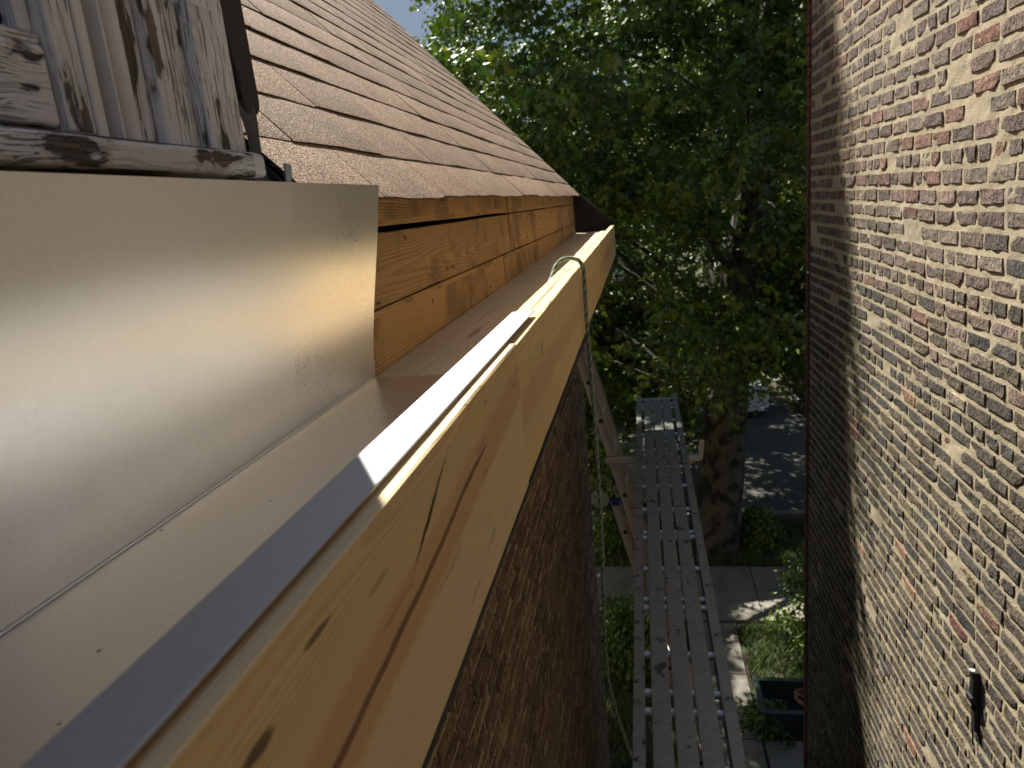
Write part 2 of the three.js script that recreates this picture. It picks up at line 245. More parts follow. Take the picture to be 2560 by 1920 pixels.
// grass
{
  const blades = []; const R = rng(8);
  for (let i = 0; i < 7; i++) { const a = R() * 6.28, l = 0.07 + R() * 0.07, w = 0.006, d = [Math.cos(a), Math.sin(a)], bx_ = (R() - 0.5) * 0.08, bz = (R() - 0.5) * 0.08; const g = new THREE.BufferGeometry(); g.setAttribute('position', new THREE.Float32BufferAttribute([bx_ - d[1] * w, 0, bz + d[0] * w, bx_ + d[1] * w, 0, bz - d[0] * w, bx_ + d[0] * l * 0.6, l, bz + d[1] * l * 0.6], 3)); g.computeVertexNormals(); blades.push(g); }
  const N = 26000, im = new THREE.InstancedMesh(mergeGeometries(blades), phys({ color: 0xffffff, roughness: 0.7, transmission: 0.3, thickness: 0, side: THREE.DoubleSide }), N), m = new THREE.Matrix4(), q = new THREE.Quaternion(), c = new THREE.Color(); let n = 0;
  while (n < N) {
    const far = R() < 0.3, x = far ? -4 + R() * 14 : -6 + R() * 12, z = far ? -24.7 - R() * 5 : -6.7 - R() * 6.2;
    if (!far && z > -11.25 && z < -9.5) continue; if (!far && x > 0.46 && x < 1.14 && z > -9.6) continue; if (!far && x > 1.05 && x < 3.1 && z > -8.2) continue;
    if (!far && fbm(x * 1.1, z * 1.1, 4, 3) < 0.42) continue;
    q.setFromAxisAngle(new THREE.Vector3(0, 1, 0), R() * 6.28); const s = 0.7 + R() * 0.9; m.compose(new THREE.Vector3(x, 0, z), q, new THREE.Vector3(s, s, s)); im.setMatrixAt(n, m); const t = R(); im.setColorAt(n, c.setRGB(0.06 + 0.06 * t, 0.105 + 0.06 * t, 0.022)); n++;
  }
  im.name = 'grass'; im.userData = { kind: 'stuff', label: 'short green grass on the front lawns and verges', category: 'grass' }; scene.add(im);
}

// ================================================================ BRICK HOUSE (right)
const WX = 1.25, WZ = -5.75, WTOP = H + 2.4;
const rowWave = (z, y) => (fbm(z * 0.9, y * 0.6, 44, 3) - 0.5) * 0.022;
function brickGeo(R, z0, z1, y0, y1, o = {}) {
  const rough = o.rough ?? 0.003, proud = o.proud ?? 0.004, sgn = o.sgn ?? -1, X = o.x ?? WX, back = o.back ?? 0.03, fine = o.fine;
  const c = 0.005 + R() * 0.004, L = z1 - z0, h = y1 - y0, zs = fine ? [0, c, L * 0.25, L * 0.5, L * 0.75, L - c, L] : [0, c, L * 0.5, L - c, L], ys = [0, c, h * 0.5, h - c, h];
  const chip = R() < 0.35 ? Math.floor(R() * 4) : -1, nz = zs.length, P = [], U = [], C = [], grid = [], tz = (R() - 0.5) * 0.006, ty = (R() - 0.5) * 0.006, ou = R() * 3, ov = R() * 3;
  for (let j = 0; j < 5; j++) for (let i = 0; i < nz; i++) {
    const edge = i === 0 || j === 0 || i === nz - 1 || j === 4;
    let d = edge ? -back : proud + (R() - 0.5) * 2 * rough + tz * (i / (nz - 1) - 0.5) + ty * (j / 4 - 0.5);
    const ck = (i < nz / 2 ? 0 : 1) + (j < 2 ? 0 : 2); if (!edge && ck === chip && (i === 1 || i === nz - 2) && (j === 1 || j === 3)) d -= 0.006 + R() * 0.012;
    const z = z0 + zs[i] + (edge ? (R() - 0.5) * 0.004 : (R() - 0.5) * 0.006), y = y0 + ys[j] + (R() - 0.5) * 0.005 + (o.wave ? o.wave(z, y0) : 0);
    grid.push([X + sgn * d, y, z]);
  }
  const col = o.color, put = (k) => { const p = grid[k]; P.push(...p); U.push(p[2] + ou, p[1] + ov); C.push(...col); };
  for (let j = 0; j < 4; j++) for (let i = 0; i < nz - 1; i++) { const a = j * nz + i, b = a + 1, d = a + nz, e = d + 1; (sgn < 0 ? [a, b, e, a, e, d] : [a, e, b, a, d, e]).forEach(put); }
  let g = new THREE.BufferGeometry(); g.setAttribute('position', new THREE.Float32BufferAttribute(P, 3)); g.setAttribute('uv', new THREE.Float32BufferAttribute(U, 2)); g.setAttribute('color', new THREE.Float32BufferAttribute(C, 3));
  return toCreasedNormals(g, 0.75);
}
const rightHouse = thing('brick_house', 'tall brick house wall of mixed charcoal and red bricks with thick tan mortar', 'house');
{
  const R = rng(2024), big = [], rest = [];
  part(rightHouse, 'wall_core', merge([bx(WX + 0.028, 8.5, -0.3, WTOP, WZ + 0.1, 4), bx(WX + 0.004, 8.5, -0.29, WTOP - 0.01, WZ + 0.02, WZ + 0.2), bx(WX + 0.012, WX + 0.05, -0.28, WTOP - 0.02, -1.62, 3.98)]), M.mortar);
  part(rightHouse, 'coping', bx(WX - 0.06, 8.6, WTOP, WTOP + 0.1, WZ - 0.06, 4.05, 0.01), M.concrete);
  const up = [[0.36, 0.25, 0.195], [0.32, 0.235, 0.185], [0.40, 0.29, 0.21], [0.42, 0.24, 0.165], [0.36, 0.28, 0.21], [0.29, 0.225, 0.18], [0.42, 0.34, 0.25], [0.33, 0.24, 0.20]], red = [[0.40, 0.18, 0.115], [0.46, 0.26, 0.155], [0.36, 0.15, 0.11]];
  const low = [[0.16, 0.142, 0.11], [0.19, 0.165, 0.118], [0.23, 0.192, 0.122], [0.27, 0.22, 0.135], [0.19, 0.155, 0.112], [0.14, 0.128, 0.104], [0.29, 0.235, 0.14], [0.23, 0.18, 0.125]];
  let y = 0.05, row = 0; const cam = new THREE.Vector3(0, H, 0);
  while (y < WTOP - 0.05) {
    const rel = y - H, upper = ss(-0.85, -0.3, rel), ch = mix(0.070, 0.0795, upper) * (0.985 + 0.03 * R()), joint = mix(0.012, 0.0155, upper), header = row % 7 === 3;
    let z = WZ + (row % 2 ? 0 : -0.1) * 0 + (row % 2 ? 0 : 0.0); let first = true;
    while (z < 3.95) {
      let len = header ? 0.094 + R() * 0.012 : 0.192 + (R() - 0.5) * 0.016; if (first && row % 2) len = 0.095; if (!header && R() < 0.06) len *= 0.5; first = false;
      const z0 = z, z1 = z + len; z = z1 + joint * (0.6 + R() * 0.5);
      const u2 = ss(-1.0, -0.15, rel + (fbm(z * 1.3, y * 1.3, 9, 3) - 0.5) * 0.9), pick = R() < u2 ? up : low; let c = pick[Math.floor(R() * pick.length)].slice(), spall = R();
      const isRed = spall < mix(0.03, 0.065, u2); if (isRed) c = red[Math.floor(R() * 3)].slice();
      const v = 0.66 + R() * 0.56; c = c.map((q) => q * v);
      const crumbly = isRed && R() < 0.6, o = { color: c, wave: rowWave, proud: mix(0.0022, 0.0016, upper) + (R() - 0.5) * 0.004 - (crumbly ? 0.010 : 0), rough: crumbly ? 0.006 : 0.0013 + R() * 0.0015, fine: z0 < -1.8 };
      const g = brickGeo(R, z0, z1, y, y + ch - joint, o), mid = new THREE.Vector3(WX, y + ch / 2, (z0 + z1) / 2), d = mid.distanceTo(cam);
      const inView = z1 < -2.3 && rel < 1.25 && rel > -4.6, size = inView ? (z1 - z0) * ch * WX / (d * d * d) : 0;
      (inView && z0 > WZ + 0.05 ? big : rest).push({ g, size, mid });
    }
    y += ch; row++;
  }
  big.sort((a, b) => b.size - a.size);
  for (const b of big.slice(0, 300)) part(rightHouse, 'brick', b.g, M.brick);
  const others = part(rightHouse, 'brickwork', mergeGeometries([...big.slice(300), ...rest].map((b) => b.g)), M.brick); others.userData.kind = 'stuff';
  // red facing bricks of the street front, toothed in at the corner
  const fr = []; for (let k = 0, yy = 0.05; yy < WTOP - 0.1; k++, yy += 0.07) { const w = 0.05 + R() * 0.03; fr.push(bx(WX - 0.012 - R() * 0.004, WX + (k % 2 ? 0.2 : 0.1), yy, yy + 0.06, WZ - 0.085 + R() * 0.004, WZ - 0.004 - R() * 0.006, 0.004)); }
  const fg = merge(fr), cc = new Float32Array(fg.attributes.position.count * 3); for (let i = 0; i < cc.length; i += 3) { const t = 0.7 + 0.6 * hash(Math.floor(i / 324), 3, 3); cc[i] = 0.36 * t; cc[i + 1] = 0.12 * t; cc[i + 2] = 0.08 * t; } fg.setAttribute('color', new THREE.BufferAttribute(cc, 3));
  part(rightHouse, 'corner_brickwork', fg, M.brick, { kind: 'stuff' });
  part(rightHouse, 'front_wall', bx(WX + 0.1, 8.48, -0.3, WTOP - 0.02, WZ - 0.07, WZ + 0.05), std({ color: rgb(0.2, 0.07, 0.05), roughness: 0.9 }));
  // struck, smeared mortar as a relief that swallows brick edges in places
  const z0 = WZ, z1 = -1.6, y0 = H - 5.0, y1 = H + 1.7, nz = 400, ny = 640, P = new Float32Array((nz + 1) * (ny + 1) * 3), U = new Float32Array((nz + 1) * (ny + 1) * 2), I = [];
  for (let j = 0; j <= ny; j++) for (let i = 0; i <= nz; i++) {
    const k = j * (nz + 1) + i, z = mix(z0, z1, i / nz), yy = mix(y0, y1, j / ny), rel = yy - H, upr = ss(-1.0, -0.1, rel + (fbm(z * 2, yy * 2, 3, 2) - 0.5) * 0.8);
    const lump = fbm(z * 14, yy * 26, 5, 3) - 0.5, smear = ss(0.60, 0.74, fbm(z * 5, yy * 9, 12, 4)), patch = ss(0.74, 0.78, fbm(z * 2.6, yy * 5, 21, 4));
    const x = WX + mix(0.0024, 0.0021, upr) - lump * mix(0.0045, 0.0062, upr) - smear * mix(0.0004, 0.0012, upr) - patch * mix(0.0024, 0.0014, upr);
    P[k * 3] = x; P[k * 3 + 1] = yy; P[k * 3 + 2] = z; U[k * 2] = z; U[k * 2 + 1] = yy;
    if (i < nz && j < ny) I.push(k, k + 1, k + nz + 2, k, k + nz + 2, k + nz + 1);
  }
  const g = new THREE.BufferGeometry(); g.setAttribute('position', new THREE.BufferAttribute(P, 3)); g.setAttribute('uv', new THREE.BufferAttribute(U, 2)); g.setIndex(I); g.computeVertexNormals();
  part(rightHouse, 'mortar', g, M.mortar);
  // the rest of the wall face around the relief
  part(rightHouse, 'mortar', merge([bx(WX + 0.010, WX + 0.028, -0.3, y0, WZ + 0.02, -1.62), bx(WX + 0.006, WX + 0.028, y1, WTOP - 0.02, WZ + 0.02, -1.62)]), M.mortar);
}
{ // black iron wall hook
  const t = thing('wall_hook', 'small black metal hook strap fixed to the sunlit brick wall', 'hook', [WX - 0.008, H - 2.1, -2.745]);
  part(t, 'plate', bx(-0.02, 0.02, 0.01, 0.125, -0.018, 0.018, 0.004), M.black); part(t, 'pin', rod([-0.02, 0.12, 0], [-0.02, 0.128, 0], 0.012), M.alu);
  const s = bx(-0.012, 0.012, -0.14, 0.0, -0.017, 0.017, 0.004); s.rotateX(-0.16); part(t, 'strap', s, M.black);
  part(t, 'collar', bx(-0.028, 0.014, -0.015, 0.014, -0.024, 0.024, 0.004), M.black); part(t, 'wire', rod([-0.004, -0.13, -0.005], [-0.002, -0.22, 0.012], 0.003), M.black);
}

// ================================================================ LEFT HOUSE
const ZE = -6.4;                                            // street end of the eaves
const leftHouse = thing('timber_eaved_house', 'old house with brown shingle roof, stripped timber eaves and peeling dormer window', 'house');
{
  const B = (name, m, ...a) => part(leftHouse, name, board(...a), m);
  // brown brick side wall
  const R = rng(77), bs = [], LX = -0.6; let y = 0.05, row = 0;
  while (y < H - 0.56) { let z = ZE + (row % 2 ? 0 : -0.0); let f = true; while (z < 1.5) { let len = 0.195 + (R() - 0.5) * 0.014; if (f && row % 2) len = 0.095; f = false; const v = 0.7 + R() * 0.5, t = R(), c = (t < 0.5 ? [0.44, 0.30, 0.18] : t < 0.8 ? [0.34, 0.235, 0.15] : [0.54, 0.35, 0.20]).map((q) => q * v); bs.push(brickGeo(R, z, z + len, y, y + 0.066, { color: c, x: LX, sgn: 1, proud: 0.003 + R() * 0.005, rough: 0.003, wave: rowWave })); z += len + 0.007; } y += 0.0715; row++; }
  part(leftHouse, 'brickwork', mergeGeometries(bs), M.brick, { kind: 'stuff' });
  part(leftHouse, 'wall_core', bx(-7, LX + 0.001, -0.3, H - 0.5, ZE + 0.015, 4), M.mortar);
  part(leftHouse, 'soffit', bx(-0.615, -0.262, H - 0.494, H - 0.478, ZE + 0.03, 2.2), M.floorWood);
  part(leftHouse, 'eaves_core', bx(-2.2, -0.60, H - 0.49, H - 0.03, ZE + 0.05, 2.2), M.felt);
  // three courses of old sheathing behind the gutter, butted at z -3.1
  const zj = -3.1;
  B('plank', M.plankA, -0.586, -0.557, H - 0.019, H + 0.06, zj + 0.003, 0.6, { seed: 3, j: 0.0012, slope: 0.0042, z0: zj, n: 40 });
  B('plank', M.plankB, -0.586, -0.554, H - 0.021, H + 0.06, ZE + 0.1, zj - 0.002, { seed: 4, j: 0.0012, n: 40 });
  B('plank', M.plankB, -0.586, -0.558, H - 0.1815, H - 0.0265, zj + 0.004, 0.6, { seed: 5, j: 0.0012, n: 40 });
  B('plank', M.plankA, -0.586, -0.555, H - 0.181, H - 0.0255, ZE + 0.1, zj - 0.002, { seed: 6, j: 0.0012, n: 40 });
  B('plank', M.plankC, -0.586, -0.558, H - 0.335, H - 0.187, -2.9, 0.6, { seed: 7, j: 0.001, n: 40 });
  B('plank', M.plankA, -0.586, -0.556, H - 0.335, H - 0.186, ZE + 0.1, -2.904, { seed: 8, j: 0.001, n: 40 });
  // gutter bottom board, falling towards the near end
  B('gutter_board', M.floorWood, -0.555, -0.292, H - 0.333, H - 0.313, ZE + 0.05, 2.0, { seed: 9, slope: -0.0085, z0: -1.3, n: 30, ch: 0.001 });
  // doubled fascia
  B('inner_fascia', M.pineFar, -0.2895, -0.2565, H - 0.478, H - 0.2305, -5.35, 2.0, { seed: 10, j: 0.0014, n: 60 });
  B('outer_fascia', M.pineFar, -0.2545, -0.2225, H - 0.4858, H - 0.231, ZE, -1.183, { seed: 12, j: 0.0011, n: 80 });
  const nearB = B('outer_fascia', M.pineNear, -0.2500, -0.2190, 0, 0.2595, -1.18, 2.0, { seed: 13, j: 0.0008, n: 60 });
  nearB.position.y = H - 0.4855; { const uv = nearB.geometry.attributes.uv; for (let i = 0; i < uv.count; i++) uv.setX(i, uv.getX(i) + 1.2); }
  { const uv = leftHouse.children.filter((c) => c.name === 'outer_fascia')[0].geometry.attributes.uv; for (let i = 0; i < uv.count; i++) if (uv.getY(i) > 1) uv.setY(i, uv.getY(i) - (H - 0.486)); }
  part(leftHouse, 'membrane', board(-0.262, -0.2165, H - 0.4925, H - 0.4872, ZE + 0.02, 2.0, { seed: 14, j: 0.0014, n: 90, ch: 0.001 }), M.black);
  // dark end boards at the street end of the gutter
  const sh = new THREE.Shape([[-0.56, 0.05], [-0.50, 0.06], [-0.235, -0.20], [-0.25, -0.47], [-0.56, -0.47]].map(([x, yy]) => new THREE.Vector2(x, yy + H)));
  const eb = new THREE.ExtrudeGeometry(sh, { depth: 0.03, bevelEnabled: false }); eb.translate(0, 0, ZE + 0.005); part(leftHouse, 'end_board', eb, M.felt);

  // roof
  const pitch = Math.atan2(1.785, 1.65), ux = -Math.cos(pitch), uy = Math.sin(pitch), nx = uy, ny = -ux, ex = -0.505, ey = H + 0.038;
  const along = (s, h) => [ex + ux * s + nx * h, ey + uy * s + ny * h];
  const roof = new THREE.Group(); roof.name = 'roof'; leftHouse.add(roof);
  const deckShape = new THREE.Shape([[0.02, -0.004], [5.2, -0.004], [5.2, -0.05], [0.06, -0.05]].map(([s, h]) => new THREE.Vector2(...along(s, h))));
  const dg = new THREE.ExtrudeGeometry(deckShape, { depth: -1.066 - (ZE + 0.03), bevelEnabled: false }); dg.translate(0, 0, ZE + 0.03); part(roof, 'deck', dg, M.felt);
  const dg2 = new THREE.ExtrudeGeometry(new THREE.Shape([[2.2, -0.004], [5.2, -0.004], [5.2, -0.05], [2.2, -0.05]].map(([s, h]) => new THREE.Vector2(...along(s, h)))), { depth: 5, bevelEnabled: false }); dg2.translate(0, 0, -1.0); part(roof, 'deck', dg2, M.felt);
  const gb = new THREE.ExtrudeGeometry(new THREE.Shape([[-0.62, -0.5], [-0.62, 0], along(0.2, -0.05).map((v, i) => i ? v - H : v), along(5.2, -0.05).map((v, i) => i ? v - H : v), [-7, 3.6], [-7, -0.5]].map(([x, yy]) => new THREE.Vector2(x, yy + H))), { depth: 0.1, bevelEnabled: false }); gb.translate(0, 0, ZE + 0.06); part(leftHouse, 'gable_wall', gb, M.felt);
  const RR = rng(5), rows = 23, expo = 0.147;
  for (let r = 0; r < rows; r++) {
    let z = ZE - 0.02 + (r % 3) * -0.001, first = true; const s0 = r * expo, zEnd = -1.076;
    while (z < zEnd - 0.02) {
      let len = 0.455 + (RR() - 0.5) * 0.02; if (first) len *= [1, 0.34, 0.67][r % 3]; first = false; const za = z + 0.0012, zb = Math.min(zEnd, z + len - 0.0012); z += len;
      const lift = 0.0075 + RR() * 0.003 + (fbm(z * 1.5, r * 0.7, 6, 2) - 0.5) * 0.004, dip = (RR() - 0.5) * 0.006, th = 0.0062, n = 6, P = [], C = [], tone = 0.86 + RR() * 0.26, hue = RR(), col = [tone * (0.98 + 0.06 * hue), tone, tone * (1.02 - 0.06 * hue)];
      const cut = (q) => dip + (fbm(q * 9, r * 3.1, 19, 3) - 0.5) * (r ? 0.007 : 0.014);
      const top = (q) => along(s0 + cut(q), lift + (fbm(q * 6, r, 23, 2) - 0.5) * 0.004), ins = (q) => along(s0 + cut(q) + 0.004, lift + 0.0012 + (fbm(q * 6, r, 23, 2) - 0.5) * 0.004), back = (q) => along(s0 + expo + 0.05, 0.004), under = (q) => along(s0 + cut(q) + 0.001, lift - th + (fbm(q * 6, r, 23, 2) - 0.5) * 0.004), ub = () => along(s0 + expo + 0.05, -0.001);
      const tri = (...v) => v.forEach((k) => P.push(...k));
      for (let i = 0; i < n; i++) {
        const a = mix(za, zb, i / n), b = mix(za, zb, (i + 1) / n), q = (f, zz) => [...f(zz), zz];
        for (const [f, g] of [[under, top], [top, ins], [ins, back]]) { const A = q(f, a), Bq = q(f, b), Cq = q(g, b), D = q(g, a); tri(A, Cq, Bq); tri(A, D, Cq); }
        { const A = q(under, a), Bq = q(under, b), Cq = q(ub, b), D = q(ub, a); tri(A, Bq, Cq); tri(A, Cq, D); }
      }
      for (const [e, s] of [[za, 1], [zb, -1]]) { const a = [...under(e), e], b = [...top(e), e], c = [...ins(e), e], d = [...back(e), e], f = [...ub(), e]; if (s > 0) { tri(a, c, b); tri(a, d, c); tri(a, f, d); } else { tri(a, b, c); tri(a, c, d); tri(a, d, f); } }
      let g = new THREE.BufferGeometry(); g.setAttribute('position', new THREE.Float32BufferAttribute(P, 3)); const cnt = P.length / 3, U = new Float32Array(cnt * 2), CC = new Float32Array(cnt * 3), ou = RR();
      for (let i = 0; i < cnt; i++) { const x = P[i * 3] - ex, yv = P[i * 3 + 1] - ey; U[i * 2] = P[i * 3 + 2] + ou; U[i * 2 + 1] = x * ux + yv * uy + ou * 2 + (x * nx + yv * ny) * 1.0; const butt = i < n * 24 ? i % 24 < 6 || i % 24 >= 18 : true; CC.set(butt ? [0.13, 0.12, 0.12] : col, i * 3); }
      g.setAttribute('uv', new THREE.BufferAttribute(U, 2)); g.setAttribute('color', new THREE.BufferAttribute(CC, 3)); part(roof, 'shingle', toCreasedNormals(g, 0.5), M.shingle);
    }
  }
  const us = new THREE.ExtrudeGeometry(new THREE.Shape([[rows * expo + 0.01, 0.006], [5.22, 0.006], [5.22, 0], [rows * expo + 0.01, 0]].map(([s, h]) => new THREE.Vector2(...along(s, h)))), { depth: 10, bevelEnabled: false }); us.translate(0, 0, ZE); us.setAttribute('color', new THREE.BufferAttribute(new Float32Array(us.attributes.position.count * 3).fill(0.95), 3)); part(roof, 'shingle_field', us, M.shingle);
  // far slope so the house is closed
  const fs = new THREE.ExtrudeGeometry(new THREE.Shape([along(5.2, 0.0), along(5.2, -0.06), [along(5.2, 0)[0] * 2 + 0.6, H - 0.1], [along(5.2, 0)[0] * 2 + 0.5, H]].map((q) => new THREE.Vector2(...q))), { depth: 10.4, bevelEnabled: false }); fs.translate(0, 0, ZE); part(roof, 'far_slope', fs, M.shinglePlain);

  // dormer
  const dm = new THREE.Group(); dm.name = 'dormer'; leftHouse.add(dm);
  const D = (name, m, x0, x1, y0, y1, za, zb, r = 0.003, swap) => { const g = bx(x0, x1, H + y0, H + y1, za, zb, r); if (swap) { const uv = g.attributes.uv; for (let i = 0; i < uv.count; i++) uv.setXY(i, uv.getY(i), uv.getX(i)); } return part(dm, name, g, m); };
  const top = 1.25;
  D('core', M.felt, -2.6, -0.68, -0.02, top - 0.01, -1.0, 2.2, 0);
  D('shed_roof', M.shinglePlain, -3.0, -0.56, top, top + 0.06, -1.06, 2.4, 0.006);
  D('sill', M.paintB, -0.66, -0.545, 0.078, 0.1125, -1.035, 1.2, 0.008, true);
  D('sub_sill', M.paintB, -0.65, -0.572, 0.02, 0.0765, -1.03, 1.2, 0.004, true);
  D('sill_top', M.paintD, -0.66, -0.556, 0.1128, 0.1146, -1.033, 1.19, 0.0005, true);
  D('casing', M.paintC, -0.66, -0.566, 0.1150, top - 0.005, -1.024, -0.938, 0.004);
  D('jamb', M.paintC, -0.66, -0.584, 0.1150, top - 0.006, -0.937, -0.884, 0.003);
  D('stop', M.paintA, -0.66, -0.577, 0.1150, top - 0.007, -0.883, -0.858, 0.004);
  D('weathered_strip', M.paintB, -0.66, -0.592, 0.1150, top - 0.008, -0.857, -0.829, 0.003);
  // white track: flange, channel, rounded bead
  D('track', M.vinyl, -0.655, -0.600, 0.1150, top - 0.009, -0.828, -0.749, 0.002);
  D('track_flange', M.vinyl, -0.64, -0.586, 0.1150, top - 0.010, -0.764, -0.748, 0.003);
  D('track_rib', M.vinyl, -0.64, -0.580, 0.1150, top - 0.011, -0.783, -0.779, 0.0015);
  part(dm, 'track_bead', rod([-0.600, H + 0.1150, -0.812], [-0.600, H + top - 0.012, -0.812], 0.0155, 0.0155, 18), M.vinyl);
  D('stile', M.paintA, -0.655, -0.588, 0.122, top - 0.013, -0.747, -0.709, 0.004);
  D('bottom_rail', M.paintC, -0.655, -0.595, 0.127, 0.208, -0.706, 0.5, 0.006, true);
  D('rail_bead', M.paintB, -0.648, -0.600, 0.2085, 0.220, -0.708, 0.5, 0.004, true);
  D('sash_stile', M.paintC, -0.648, -0.606, 0.2205, top - 0.014, -0.708, -0.690, 0.003);
  D('pane', M.glass, -0.642, -0.634, 0.2, top - 0.015, -0.695, 0.5, 0);
  D('far_frame', M.paintA, -0.655, -0.57, 0.115, top - 0.01, 0.51, 0.7, 0.004);
  // cheek: dark roofing lapped round the corner, membrane and a scrap of metal below it
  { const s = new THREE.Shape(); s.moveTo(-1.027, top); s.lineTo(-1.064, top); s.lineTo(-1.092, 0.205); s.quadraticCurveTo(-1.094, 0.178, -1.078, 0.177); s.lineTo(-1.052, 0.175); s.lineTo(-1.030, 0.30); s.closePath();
    const g = new THREE.ExtrudeGeometry(s, { depth: 0.03, bevelEnabled: true, bevelSize: 0.002, bevelThickness: 0.002, bevelSegments: 1, steps: 1 }); g.rotateY(-Math.PI / 2); g.translate(-0.572, H, 0); part(dm, 'cheek_roofing', boxUV(g), M.darkRoofing); }
  D('cheek', M.darkRoofing, -2.4, -0.605, 0.03, top - 0.02, -1.05, -1.0, 0.002);
  { const P = [], n = 16, W = 5; for (let j = 0; j <= n; j++) for (let i = 0; i <= W; i++) { const t = j / n, s = i / W, yy = mix(0.236, 0.066, t), zc = -1.026 - 0.004 * Math.sin(t * 5), w = 0.038 + 0.012 * t; P.push([mix(-0.5735, -0.556, t * t) - 0.004 * Math.sin(s * 3.1) * (1 - t) - 0.0035 * Math.sin(t * 8 + s * 2), H + yy + (j === 0 ? -0.03 * s : 0), zc - s * w]); }
    const V = [], I = []; P.forEach((p) => V.push(...p)); for (let j = 0; j < n; j++) for (let i = 0; i < W; i++) { const a = j * (W + 1) + i; I.push(a, a + 1, a + W + 2, a, a + W + 2, a + W + 1); } const g = new THREE.BufferGeometry(); g.setAttribute('position', new THREE.Float32BufferAttribute(V, 3)); g.setIndex(I); g.computeVertexNormals(); part(dm, 'membrane', g, std({ color: rgb(0.035, 0.04, 0.045), roughness: 0.42, side: THREE.DoubleSide })); }
  { const g = bx(-0.0015, 0.0015, -0.05, 0.03, -0.010, 0.010, 0.0005); g.rotateX(-0.1); g.translate(-0.530, H + 0.068, -1.068); part(dm, 'flashing', g, M.leadGrey); }
}

// ================================================================ GUTTER LINER
const liner = thing('gutter_liner', 'bare sheet metal gutter liner with tall back sheet and folded front flange', 'gutter');
{
  const sheet = (pts, za, zb, nz, name, wob = 0) => {
    const V = [], U = [], I = [], n = pts.length; let d = [0]; for (let k = 1; k < n; k++) d.push(d[k - 1] + Math.hypot(pts[k][0] - pts[k - 1][0], pts[k][1] - pts[k - 1][1]));
    for (let j = 0; j <= nz; j++) for (let k = 0; k < n; k++) { const z = mix(za, zb, j / nz), w = wob * (fbm(z * 2.2, d[k] * 3, 5, 2) - 0.5) * Math.min(1, k / 4); V.push(pts[k][0] + w, H + pts[k][1], z); U.push(z, d[k]); }
    for (let j = 0; j < nz; j++) for (let k = 0; k < n - 1; k++) { const a = j * n + k; I.push(a, a + 1, a + n + 1, a, a + n + 1, a + n); }
    const g = new THREE.BufferGeometry(); g.setAttribute('position', new THREE.Float32BufferAttribute(V, 3)); g.setAttribute('uv', new THREE.Float32BufferAttribute(U, 2)); g.setIndex(I); g.computeVertexNormals(); return part(liner, name, g, name === 'gutter_floor' ? M.steelGritty : name === 'front_flange' ? M.steelDull : M.steel);
  };
  const key = [[-0.5495, -0.3085], [-0.5490, -0.300], [-0.5470, -0.270], [-0.5440, -0.240], [-0.5376, -0.20], [-0.5295, -0.155], [-0.5200, -0.108], [-0.5110, -0.064], [-0.5020, -0.02], [-0.4945, 0.025], [-0.4872, 0.065]], prof = new THREE.SplineCurve(key.map((q) => new THREE.Vector2(...q))).getPoints(40).map((q) => [q.x, q.y]);
  sheet(prof, -1.345, 1.6, 60, 'back_sheet', 0.005);
  sheet([[-0.5485, -0.3095], [-0.54, -0.3097], [-0.46, -0.3093], [-0.40, -0.309], [-0.34, -0.3092], [-0.2915, -0.3095]], -1.335, 1.6, 50, 'gutter_floor', 0.0);
  sheet([[-0.2918, -0.309], [-0.2905, -0.29], [-0.2870, -0.25], [-0.2838, -0.227], [-0.2826, -0.2205], [-0.2812, -0.2192], [-0.2785, -0.2187], [-0.2575, -0.2184], [-0.2345, -0.2182], [-0.2326, -0.2188], [-0.2326, -0.2204], [-0.2343, -0.2212], [-0.245, -0.2208]], -1.505, 1.6, 60, 'front_flange', 0.0);
  // folded seam standing along the bottom corner
  part(liner, 'seam', rod([-0.5478, H - 0.3082, -1.336], [-0.5478, H - 0.3082, 1.6], 0.0013, 0.0013, 10), M.steel);
}

// ================================================================ ROPE
{
  const z0 = -2.58, pts = [[-0.345, -0.296, -2.30], [-0.33, -0.285, -2.42], [-0.315, -0.25, -2.50], [-0.30, -0.212, -2.55], [-0.275, -0.196, -2.575], [-0.245, -0.197, z0], [-0.222, -0.207, z0], [-0.2095, -0.235, z0], [-0.2085, -0.30, z0], [-0.209, -0.42, z0 + 0.005], [-0.207, -0.6, z0], [-0.205, -0.9, z0 + 0.01], [-0.21, -1.3, z0], [-0.225, -1.7, z0 - 0.01], [-0.225, -1.92, z0 - 0.01], [-0.205, -2.08, z0], [-0.16, -2.25, z0 + 0.02], [-0.10, -2.42, z0 + 0.05], [0.0, -2.8, z0 + 0.1], [0.05, -3.6, z0 + 0.1], [0.06, -4.8, z0 + 0.1], [0.08, -6.15, z0 + 0.1]].map(([x, y, z]) => [x, y + H, z]);
  const g = tube(pts, 0.0075, 700, 12), p = g.attributes.position, C = new Float32Array(p.count * 3), uv = g.attributes.uv;
  for (let i = 0; i < p.count; i++) { const s = uv.getX(i) * 6.4, a = uv.getY(i), t1 = (s * 26 + a * 2) % 1, t2 = ((s * 26 - a * 2) % 1 + 1) % 1, j = (Math.floor(s * 26 * 2 + a * 4) & 1); const c = t1 < 0.3 ? [0.34, 0.38, 0.30] : t2 < 0.35 ? [0.08, 0.14, 0.07] : j ? [0.20, 0.25, 0.17] : [0.035, 0.045, 0.035]; C.set(c, i * 3); const r = 1 + 0; }
  g.setAttribute('color', new THREE.BufferAttribute(C, 3));
  const o = new THREE.Mesh(g, std({ vertexColors: true, roughness: 0.85 })); o.name = 'rope'; o.userData = { label: 'green braided rope looped over the new timber fascia board', category: 'rope' }; scene.add(o);
}

